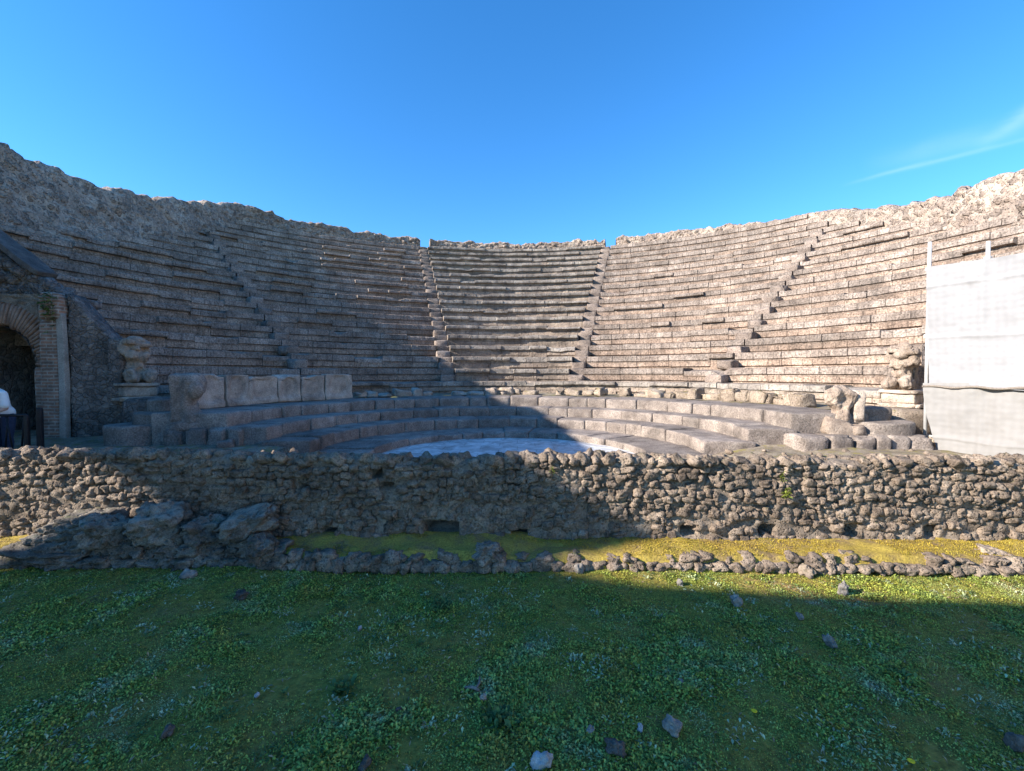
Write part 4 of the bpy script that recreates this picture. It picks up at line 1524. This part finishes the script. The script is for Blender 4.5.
for j in range(760):
    x_ = rs.uniform(XL, XR)
    yy = rs.choice([rs.uniform(0.0, .14), rs.uniform(0.0, .46)])
    s_ = rs.uniform(.02, .05) if yy > 0.15 else rs.uniform(.025, .055)
    if -0.9 < x_ < 1.6 and yy < .2: s_ *= 1.15
    mb.stone((x_, YW + yy, wtop(x_) + s_ * .25 - 0.01 - 0.10 * max(0, (yy - 0.15) / .32)), (s_ * 1.25, s_, s_ * .75), (rs.random(), rs.random() * .5, rs.random() * 3), j + 3000, 3 if s_ > .04 else 2, .32, 1.6, .65)
mb.build('coping_stones', M['lava'], root)
mb = MB()
for j in range(420):
    x_ = rs.choice([rs.uniform(-7.5, -3.3), rs.uniform(3.2, 8)])
    yy = 4.5 + 2.6 * rs.random() ** 1.6
    s_ = rs.uniform(.015, .05)
    mb.stone((x_, yy, .30 + s_ * .3), (s_ * 1.25, s_, s_ * .8), (rs.random(), rs.random(), rs.random() * 3), j + 5000, 2, .35, 1.8, .65)
tag(mb.build('rubble_scatter', M['lava']), 'loose rubble strewn on the earth behind the front wall', 'rubble', kind='stuff')

# ------------------------------------------------------------------ mossy ledge, kerb of stones, ruined stub at the left
xs = np.linspace(-6, 7, 330)
ys_ = np.linspace(3.45, 3.84, 16)
X, Y = np.meshgrid(xs, ys_, indexing='ij')
tt_ = (Y - 3.45) / 0.39
Z = 0.105 + 0.04 * tt_ + 0.025 * fbm(np.stack([X, Y, X * 0], -1), 2.6, 14, 4) - 0.12 * np.clip((0.06 - tt_) / .06, 0, 1)
Z = Z * np.clip((X + 5.2) / 1.0, 0.0, 1)
Z = Z - 0.10 * np.clip((X + 4.3) / .3, 0, 1) * np.clip((-2.05 - X) / .2, 0, 1) * np.clip((3.7 - Y) / .15, 0, 1)
tag(add('earth_bank', np.stack([X, Y, Z], -1).reshape(-1, 3), [gridq(330, 16)], M['mossbed'], base=(0, 0, 0)), kind='structure')
bank_z = lambda x, y: 0.105 + 0.04 * (y - 3.45) / .39 + 0.025 * fbm(np.stack([x, y, x * 0], -1), 2.6, 14, 4)

mb = MB()
x_ = -2.05
cnt = 0
while x_ < 6.6:
    big = 1.25 if x_ < 0.7 else 1.0
    w_ = rs.uniform(.05, .125) * big
    cx_ = x_ + w_ / 2
    x_ += w_ * .93
    yk = 3.47 + .02 * math.sin(cx_ * 1.3)
    hk = rs.uniform(.030, .044) * big
    mb.stone((cx_, yk + rs.uniform(-.015, .015), .022 + rs.uniform(-.008, .012)), (w_ * .54, .055, hk), (rs.uniform(-.2, .2), rs.uniform(-.15, .15), rs.uniform(-.3, .3)), cnt + 6000, 3, .36, 1.9, .9)
    if rs.random() < .66:
        hk = rs.uniform(.022, .040) * big
        w2 = w_ * rs.uniform(.7, 1.1)
        mb.stone((cx_ + rs.uniform(-.04, .04), yk + rs.uniform(.0, .04), .080 + rs.uniform(-.014, .014)), (w2 * .52, .055, hk), (rs.uniform(-.25, .25), rs.uniform(-.25, .25), rs.uniform(-.4, .4)), cnt + 7000, 3, .40, 1.9, .95)
    cnt += 1
tag(mb.build('stone_kerb', M['lava']), 'low broken kerb of rough stones between the lawn and the yellow moss', 'kerb')

root = thing('ruined_wall', (-3.1, 3.5, 0), 'dark stub of ruined masonry under the boulders at the left of the lawn', 'ruined wall')
mb = MB()
cnt = 0
for row, z_ in enumerate((.03, .11, .19, .26)):
    x_ = -4.15 + row * .08
    while x_ < -1.95 - row * .10:
        w_ = rs.uniform(.09, .22)
        mb.stone((x_ + w_ / 2, 3.53 + row * .03 + rs.uniform(-.025, .025), z_ + rs.uniform(-.015, .015)), (w_ * .54, .10, .05), (rs.uniform(-.2, .2), rs.uniform(-.15, .15), rs.uniform(-.2, .2)), cnt + 8000, 4, .32, 2.2, .85)
        cnt += 1
        x_ += w_ * .96
mb.build('facing_stones', M['boulder'], root)
mb = MB()
mb.block((-3.05, 3.70, .13), (1.9, .28, .27), (0, 0, .01), 4, 12, 6, .06, 3)
mb.build('core', M['mortar'], root)

for i, (px, py, d_, sz, rot, mt, lab) in enumerate((
        (94, 519, 3.66, (.27, .18, .10), (.1, .04, .1), 'boulder', 'dark flat topped boulder, highest on the ruined stub at the left'),
        (52, 551, 3.52, (.40, .18, .085), (.05, .06, -.05), 'boulder', 'long sloping dark slab lying at the left end of the ruined stub'),
        (106, 528, 3.46, (.17, .13, .13), (.3, .2, .5), 'boulder', 'angular dark boulder below the flat topped one'),
        (160, 522, 3.52, (.21, .18, .17), (.2, -.1, .3), 'pale_boulder', 'pitted boulder with a pale crusted crown in the middle of the ruined stub'),
        (203, 530, 3.52, (.16, .15, .13), (.1, .1, .9), 'boulder', 'squat boulder between the pale crusted one and the tilted pale one'),
        (251, 520, 3.52, (.22, .15, .11), (.1, -.32, .2), 'pale_boulder', 'tilted pale lichen boulder at the right end of the ruined stub'),
        (262, 546, 3.40, (.12, .11, .10), (.2, .1, .7), 'boulder', 'small grey boulder at the foot of the tilted pale one'),
        (488, 549, 3.5, (.12, .10, .085), (.1, .1, .4), 'boulder', 'angular grey boulder standing up from the middle of the stone kerb'),
        (990, 550, 3.60, (.12, .08, .05), (.1, .1, .2), 'lime', 'pale flat block lying on the moss at the right end'),
        (1016, 562, 3.5, (.10, .08, .05), (.1, -.1, .6), 'lime', 'pale block at the right edge of the kerb beside the small hollow'))):
    c = at(px, py, d_ + (.12 if px < 480 else 0))
    tag(MB().stone(c - np.array([0, 0, .02]), np.array(sz) * .80, rot, 431 + i * 3, 5, .34, 2.4, 1.0).build('boulder', M[mt]), lab, 'boulder', 'boulders on the ruined stub and kerb')

# ------------------------------------------------------------------ plants and turf
def leaves(P_, size, up, name, mat, kind=None, seed=0, n_leaf=1, base=None, wr=(0.28, 0.45)):
    """small pointed leaves, each a bent quad pair; P_ (n,3)"""
    r_ = np.random.default_rng(seed)
    P_ = np.repeat(P_, n_leaf, 0)
    n_ = len(P_)
    az = r_.uniform(0, 2 * math.pi, n_)
    el = np.clip(r_.normal(up, 0.35, n_), -0.1, 1.4)
    L = size * r_.uniform(0.55, 1.35, n_)
    wd = L * r_.uniform(wr[0], wr[1], n_)
    d1 = np.stack([np.cos(az) * np.cos(el), np.sin(az) * np.cos(el), np.sin(el)], 1)
    sd = np.stack([-np.sin(az), np.cos(az), r_.uniform(-.3, .3, n_)], 1)
    tip = P_ + d1 * L[:, None]
    tip[:, 2] -= L * 0.25
    md = P_ + d1 * (L * 0.55)[:, None]
    V = np.stack([P_, md - sd * wd[:, None] * .5, tip, md + sd * wd[:, None] * .5], 1).reshape(-1, 3)
    F = np.arange(n_ * 4).reshape(-1, 4)
    o = add(name, V, [F], mat, None, None, True, base)
    at_ = o.data.attributes.new('tone', 'FLOAT', 'POINT')
    at_.data.foreach_set('value', np.repeat(r_.uniform(0, 1, n_), 4).astype(np.float32))
    return o


def turf_points(n_, x0, x1, y0, y1, seed, thr):
    r_ = np.random.default_rng(seed)
    x = r_.uniform(x0, x1, n_)
    y = r_.uniform(y0, y1, n_)
    p = np.stack([x, y, x * 0], 1)
    dens = 0.5 + 0.75 * fbm(p, 2.4, 91, 5) + 0.45 * vnoise(p, 9.0, 93)
    keep = dens > thr + r_.uniform(-.25, .25, n_)
    x, y = x[keep], y[keep]
    return np.stack([x, y, ground_z(x, y) + 0.002], 1)


near = turf_points(165000, -3.6, 3.6, 0.9, 2.5, 1, .0)
far = turf_points(150000, -5.2, 5.6, 2.5, 3.45, 2, .0)
out = turf_points(26000, -9, 9, -1.2, 0.9, 3, .35)
side_ = np.concatenate([turf_points(9000, -9, -3.6, 0.9, 3.3, 4, .3), turf_points(9000, 3.6, 9, 0.9, 3.3, 5, .3)])
Pt = np.concatenate([near, far, out, side_])
Pt = np.repeat(Pt, 2, 0)
Pt[:, :2] += np.random.default_rng(8).normal(0, .006, (len(Pt), 2))
flat = Pt * np.array([1, 1, 0])
patch = 0.5 + 0.65 * fbm(flat, 4.2, 97, 4)                       # coarse clumps and thin places
size = 0.0125 * np.clip(0.5 + 1.0 * patch, 0.5, 1.5)
Pt[:, 2] += 0.012 * np.clip(patch - 0.4, 0, 1)
o = leaves(Pt, size, 0.55, 'turf', M['grass'], seed=6, base=(0, 0, 0), wr=(0.35, 0.6))
tag(o, 'low clover and moss turf of the lawn', 'turf', kind='stuff')
# finer blades standing in clumps among the clover
k_ = (fbm(flat, 2.6, 99, 4) > 0.10)
B_ = flat[k_][::4]
B_[:, 2] = ground_z(B_[:, 0], B_[:, 1])
o = leaves(B_, 0.030 * np.clip(0.6 + fbm(B_ * np.array([1, 1, 0]), 6, 95, 2), 0.4, 1.4), 0.85, 'grass_blades', M['blade'], seed=16, base=(0, 0, 0), wr=(0.06, 0.11))
tag(o, 'thin grass blades standing in clumps among the clover', 'grass', kind='stuff')
# short moss filling the thin places
r_ = np.random.default_rng(41)
x = r_.uniform(-5, 5.4, 190000); y = 0.9 + 2.55 * r_.uniform(0, 1, 190000) ** 0.9
p_ = np.stack([x, y, x * 0], 1)
k_ = (0.5 + 0.75 * fbm(p_, 2.4, 91, 5) < 0.52) & (fbm(p_, 5.0, 61, 3) > -0.55)
o = leaves(np.stack([x, y, ground_z(x, y)], 1)[k_], 0.0105, 0.9, 'short_moss', M['short_moss'], seed=42, base=(0, 0, 0), wr=(0.3, 0.6))
tag(o, 'short brownish moss filling the thin places of the lawn', 'moss', kind='stuff')
# small leaf rosettes, dark and pale, that break up the carpet
for nm, mt, sd, cnt_, lab_ in (('dark_rosettes', 'weed', 51, 420, 'dark green leaf rosettes scattered thickly through the lawn'), ('pale_rosettes', 'pale_leaf', 52, 420, 'pale grey green leaf rosettes scattered thickly through the lawn')):
    r_ = np.random.default_rng(sd)
    cx_ = r_.uniform(-4.6, 5, cnt_); cy_ = 1.0 + 2.4 * r_.uniform(0, 1, cnt_) ** 0.85
    nl = r_.integers(10, 34, cnt_)
    ci = np.repeat(np.arange(cnt_), nl)
    sp = r_.uniform(.010, .045, cnt_)[ci]
    x = cx_[ci] + r_.normal(0, 1, len(ci)) * sp; y = cy_[ci] + r_.normal(0, 1, len(ci)) * sp
    k_ = y < 3.4
    o = leaves(np.stack([x, y, ground_z(x, y) + .008], 1)[k_], 0.022, 0.6, nm, M[mt], seed=sd + 5, base=(0, 0, 0), wr=(0.25, 0.5))
    tag(o, lab_, 'leaves', kind='stuff')
r_ = np.random.default_rng(77)
x = r_.uniform(-5, 5, 5200); y = r_.uniform(1.0, 3.4, 5200)
o = leaves(np.stack([x, y, ground_z(x, y) + .010], 1), 0.026, 0.15, 'dead_leaves', M['straw'], seed=18, base=(0, 0, 0), wr=(0.08, 0.3))
tag(o, 'dry straw coloured bits scattered over the lawn', 'dead leaves', kind='stuff')
# brighter rough grass along the sunny foot of the kerb
r_ = np.random.default_rng(31)
x = r_.uniform(0.6, 6.5, 9000); y = 3.40 - np.abs(r_.normal(0, .10, 9000))
k_ = fbm(np.stack([x, y, x * 0], 1), 1.3, 44, 3) > np.interp(x, [0.6, 3, 4], [0.25, 0.3, -.2])
o = leaves(np.stack([x[k_], y[k_], ground_z(x[k_], y[k_])], 1), 0.024, 0.9, 'bright_grass', M['wall_weed'], seed=32, base=(0, 0, 0))
tag(o, 'brighter grass growing along the sunny foot of the kerb', 'grass', kind='stuff')
# yellow moss on the ledge
x = np.where(r_.uniform(0, 1, 30000) < .12, r_.uniform(-6, -4.25, 30000), r_.uniform(-2.05, 6.2, 30000)); y = r_.uniform(3.48, 3.78, 30000)
k_ = fbm(np.stack([x, y, x * 0], 1), 1.8, 48, 4) > 0.0
o = leaves(np.stack([x[k_], y[k_], bank_z(x[k_], y[k_])], 1), 0.014, 0.9, 'ledge_moss', M['moss'], seed=33, base=(0, 0, 0))
tag(o, 'yellow moss covering the ledge at the foot of the rubble wall', 'moss', kind='stuff')


def weed(px, py, rad, n_, label, mat='weed', size=.05, up=.7, seed=0, z=0.0, wall=None):
    c = gnd(px, py) if wall is None else at(px, py, wall)
    r_ = np.random.default_rng(seed)
    q = r_.normal(0, rad, (n_, 3)) * np.array([1, 1, .15]) + c
    if wall is not None: q = r_.normal(0, rad, (n_, 3)) * np.array([.6, .25, 1.3]) + c
    else: q[:, 2] = np.maximum(q[:, 2], 0.002)
    o = leaves(q, size, up, 'weed', M[mat], seed=seed)
    return tag(o, label, 'plant')


weed(343, 690, .022, 70, 'dark green rosette weed in the left middle of the lawn', seed=3)
weed(497, 722, .030, 110, 'largest dark leafy weed in the lawn, right of the forked twig', seed=4)
weed(441, 606, .035, 90, 'bluish tuft of weed in the middle of the lawn near the wall', seed=5, size=.04)
weed(900, 675, .03, 60, 'pale green weed in the right part of the lawn', seed=6, size=.04)
weed(787, 494, .018, 60, 'light green weed growing from the face of the rubble wall', 'wall_weed', .035, .4, 7, wall=YW - .06)
weed(783, 478, .014, 34, 'small weed near the top of the rubble wall above the larger one', 'wall_weed', .03, .5, 8, wall=YW - .05)
weed(552, 470, .015, 34, 'tiny yellow green weed on the wall face by the shadow edge', 'wall_weed', .022, .5, 9, wall=YW - .05)
weed(48, 308, .10, 120, 'dark fern in the gap beside the brick cap of the archway', 'weed', .10, .4, 10, wall=8.25)

# stones lying in the turf
for i, (px, py, w_, mt, lab) in enumerate((
        (241, 598, 12, 'dark_pebble', 'round brown black stone in the left part of the lawn'),
        (190, 578, 14, 'pebble', 'flat pale chip in the lawn below the ruined stub'),
        (672, 729, 19, 'pebble', 'pale grey angular stone, right of the dark one near the front'),
        (615, 751, 19, 'dark_pebble', 'dark angular stone between two paler ones near the front'),
        (542, 765, 19, 'white_pebble', 'whitish stone at the bottom of the lawn'),
        (590, 733, 9, 'pebble', 'narrow grey stone left of the dark angular one'),
        (640, 730, 7, 'white_pebble', 'tiny white stone between the dark and the pale angular stones'),
        (830, 644, 11, 'pebble', 'greyish stone in the right half of the lawn'),
        (800, 618, 7, 'pebble', 'tiny stone near the shadow edge in the right half'),
        (737, 604, 12, 'pebble', 'low grey stone just inside the shade'),
        (579, 572, 11, 'pebble', 'grey stone beside the kerb where the sunlight begins'),
        (843, 592, 13, 'pebble', 'grey stone in the sun just above the shadow edge'),
        (680, 585, 8, 'pebble', 'small grey stone on the shadow edge'),
        (1016, 746, 18, 'dark_pebble', 'bluish dark stone at the right edge of the lawn'),
        (681, 685, 7, 'pebble', 'tiny grey stone in the middle right of the lawn'),
        (399, 713, 7, 'dark_pebble', 'small dark stone left of the forked twig'),
        (483, 700, 8, 'lime', 'small brownish stone just below the forked twig'),
        (360, 630, 5, 'white_pebble', 'tiny white chip in the middle left of the lawn'),
        (257, 697, 5, 'white_pebble', 'tiny pale chip in the left front of the lawn'),
        (365, 768, 14, 'dark_pebble', 'dark stone at the bottom edge left of the whitish one'),
        (168, 734, 12, 'dark_pebble', 'brown clod in the left front of the lawn'),
        (806, 574, 14, 'lime', 'pale stone in the sunny grass under the kerb'))):
    c = gnd(px, py)
    d_ = float((c - EYE) @ fwd)
    s_ = w_ * d_ / FPX / 2 * .88
    if py > 560: s_ *= 1.0
    tag(MB().stone((c[0], c[1], s_ * .34 + .006), (s_ * 1.05, s_ * .85, s_ * .7), (.2 * i, .13 * i, i * .7), 900 + i, 4, .34, 1.8, 1.15).build('stone', M[mt]), lab, 'stone', 'stones lying in the lawn')

c = gnd(476, 690)
root_pts = [c + np.array(p) for p in ((-.055, .0, .012), (-.02, -.006, .018), (.0, -.012, .016), (.018, -.02, .01))]
mb = MB().tube(root_pts, [.006, .008, .008, .006], 8)
mb.tube([c + np.array(p) for p in ((.0, -.012, .016), (.014, .02, .02), (.012, .07, .018))], [.007, .006, .004], 8)
tag(mb.build('twig', M['twig']), 'forked dry twig lying in the lawn', 'twig')
for i, (px, py, lab) in enumerate(((754, 717, 'single yellow flower in the right middle of the lawn'), (911, 768, 'yellow flower at the bottom edge of the lawn'))):
    c = gnd(px, py)
    mb = MB()
    for q in range(9):
        w = 2 * math.pi * q / 9
        mb.stone((c[0] + .006 * math.cos(w), c[1] + .006 * math.sin(w), .028), (.007, .0035, .0025), (0, -.3, w), q, 1, .05)
    root = thing('flower', (c[0], c[1], 0), lab, 'flower', 'yellow flowers in the lawn')
    mb.build('petals', M['petal'], root)
    MB().tube([(c[0], c[1], 0), (c[0], c[1], .027)], .0015, 6).build('stem', M['weed'], root)

# ------------------------------------------------------------------ light, sky, camera
SUN_AZ, SUN_EL = R(70), R(26.0)              # from behind the left shoulder
to_sun = Vector((-math.sin(SUN_AZ) * math.cos(SUN_EL), -math.cos(SUN_AZ) * math.cos(SUN_EL), math.sin(SUN_EL)))
sl = bpy.data.lights.new('sun', 'SUN')
sl.energy = 5.0
sl.angle = R(0.5)
sl.color = (1.0, 0.91, 0.81)
so = bpy.data.objects.new('sun', sl)
so.rotation_euler = (-to_sun).to_track_quat('-Z', 'Y').to_euler()
COL.objects.link(so)

w = bpy.data.worlds.new('World')
SC.world = w
w.use_nodes = True
t = NT(w.node_tree)
bg = w.node_tree.nodes['Background']
sky = t.n('ShaderNodeTexSky', sky_type='NISHITA')
sky.sun_disc = False
sky.sun_elevation = SUN_EL
sky.sun_rotation = math.atan2(to_sun.x, to_sun.y)
sky.altitude = 0
sky.air_density = 1.0
sky.dust_density = 0.0
sky.ozone_density = 5.6
# thin cirrus wisps high on the right
tc = t.n('ShaderNodeTexCoord')
sx = t.n('ShaderNodeSeparateXYZ')
t.l(tc.outputs['Generated'], sx.inputs[0])
zc = t.math('MAXIMUM', sx.outputs[2], 0.05)
px_ = t.math('DIVIDE', sx.outputs[0], zc)
py_ = t.math('DIVIDE', sx.outputs[1], zc)
cmb = t.n('ShaderNodeCombineXYZ')
t.l(px_, cmb.inputs[0]); t.l(py_, cmb.inputs[1])
nz = t.noise(cmb.outputs[0], 3.0, 5, 0.6)
total = None
for (ax, ay, bx, by, wd, amp) in ((1.80, 2.33, 2.09, 2.02, 0.03, 0.09), (2.02, 1.93, 1.93, 1.62, 0.04, 0.11), (1.75, 2.12, 2.2, 1.75, 0.12, 0.06)):
    L_ = math.hypot(bx - ax, by - ay)
    ux, uy = (bx - ax) / L_, (by - ay) / L_
    dx_ = t.math('SUBTRACT', px_, ax); dy_ = t.math('SUBTRACT', py_, ay)
    al = t.math('ADD', t.math('MULTIPLY', dx_, ux), t.math('MULTIPLY', dy_, uy))
    ac = t.math('ADD', t.math('MULTIPLY', dx_, -uy), t.math('MULTIPLY', dy_, ux))
    ac = t.math('ADD', ac, t.math('MULTIPLY', t.math('SUBTRACT', nz, 0.5), 0.09))
    g_ = t.math('POWER', 2.718, t.math('MULTIPLY', t.math('MULTIPLY', ac, ac), -1 / (wd * wd)))
    a1 = t.rng(al, -0.12, 0.10); a2 = t.rng(al, L_ + 0.35, L_ - 0.05)
    f_ = t.math('MULTIPLY', t.math('MULTIPLY', g_, t.math('MULTIPLY', a1, a2)), amp)
    total = f_ if total is None else t.math('ADD', total, f_)
total = t.math('MULTIPLY', total, t.rng(nz, 0.25, 0.6, 0.5, 1.0), True)
total = t.math('MULTIPLY', total, t.rng(sx.outputs[1], 0.0, 0.2), True)
skyc = t.mix(total, sky.outputs[0], (5.0, 5.4, 6.0))
skymix = skyc.node
hs = t.n('ShaderNodeHueSaturation')
hs.inputs['Saturation'].default_value = 1.19
t.l(sky.outputs[0], hs.inputs['Color'])
t.l(hs.outputs[0], skymix.inputs[6])
t.l(skyc, bg.inputs['Color'])
bg.inputs['Strength'].default_value = 0.125

cam = bpy.data.cameras.new('camera')
cam.sensor_width = 36
cam.lens = 36 * FPX / 1024
cam.clip_start = 0.05
cam.clip_end = 2000
co = bpy.data.objects.new('camera', cam)
mat4 = Matrix(((rgt[0], upv[0], -fwd[0], EYE[0]), (rgt[1], upv[1], -fwd[1], EYE[1]), (rgt[2], upv[2], -fwd[2], EYE[2]), (0, 0, 0, 1)))
co.matrix_world = mat4
COL.objects.link(co)
SC.camera = co
SC.view_settings.view_transform = 'Standard'
SC.view_settings.look = 'None'
SC.view_settings.exposure = 1.40
SC.view_settings.gamma = 1
SC.cycles.max_bounces = 6
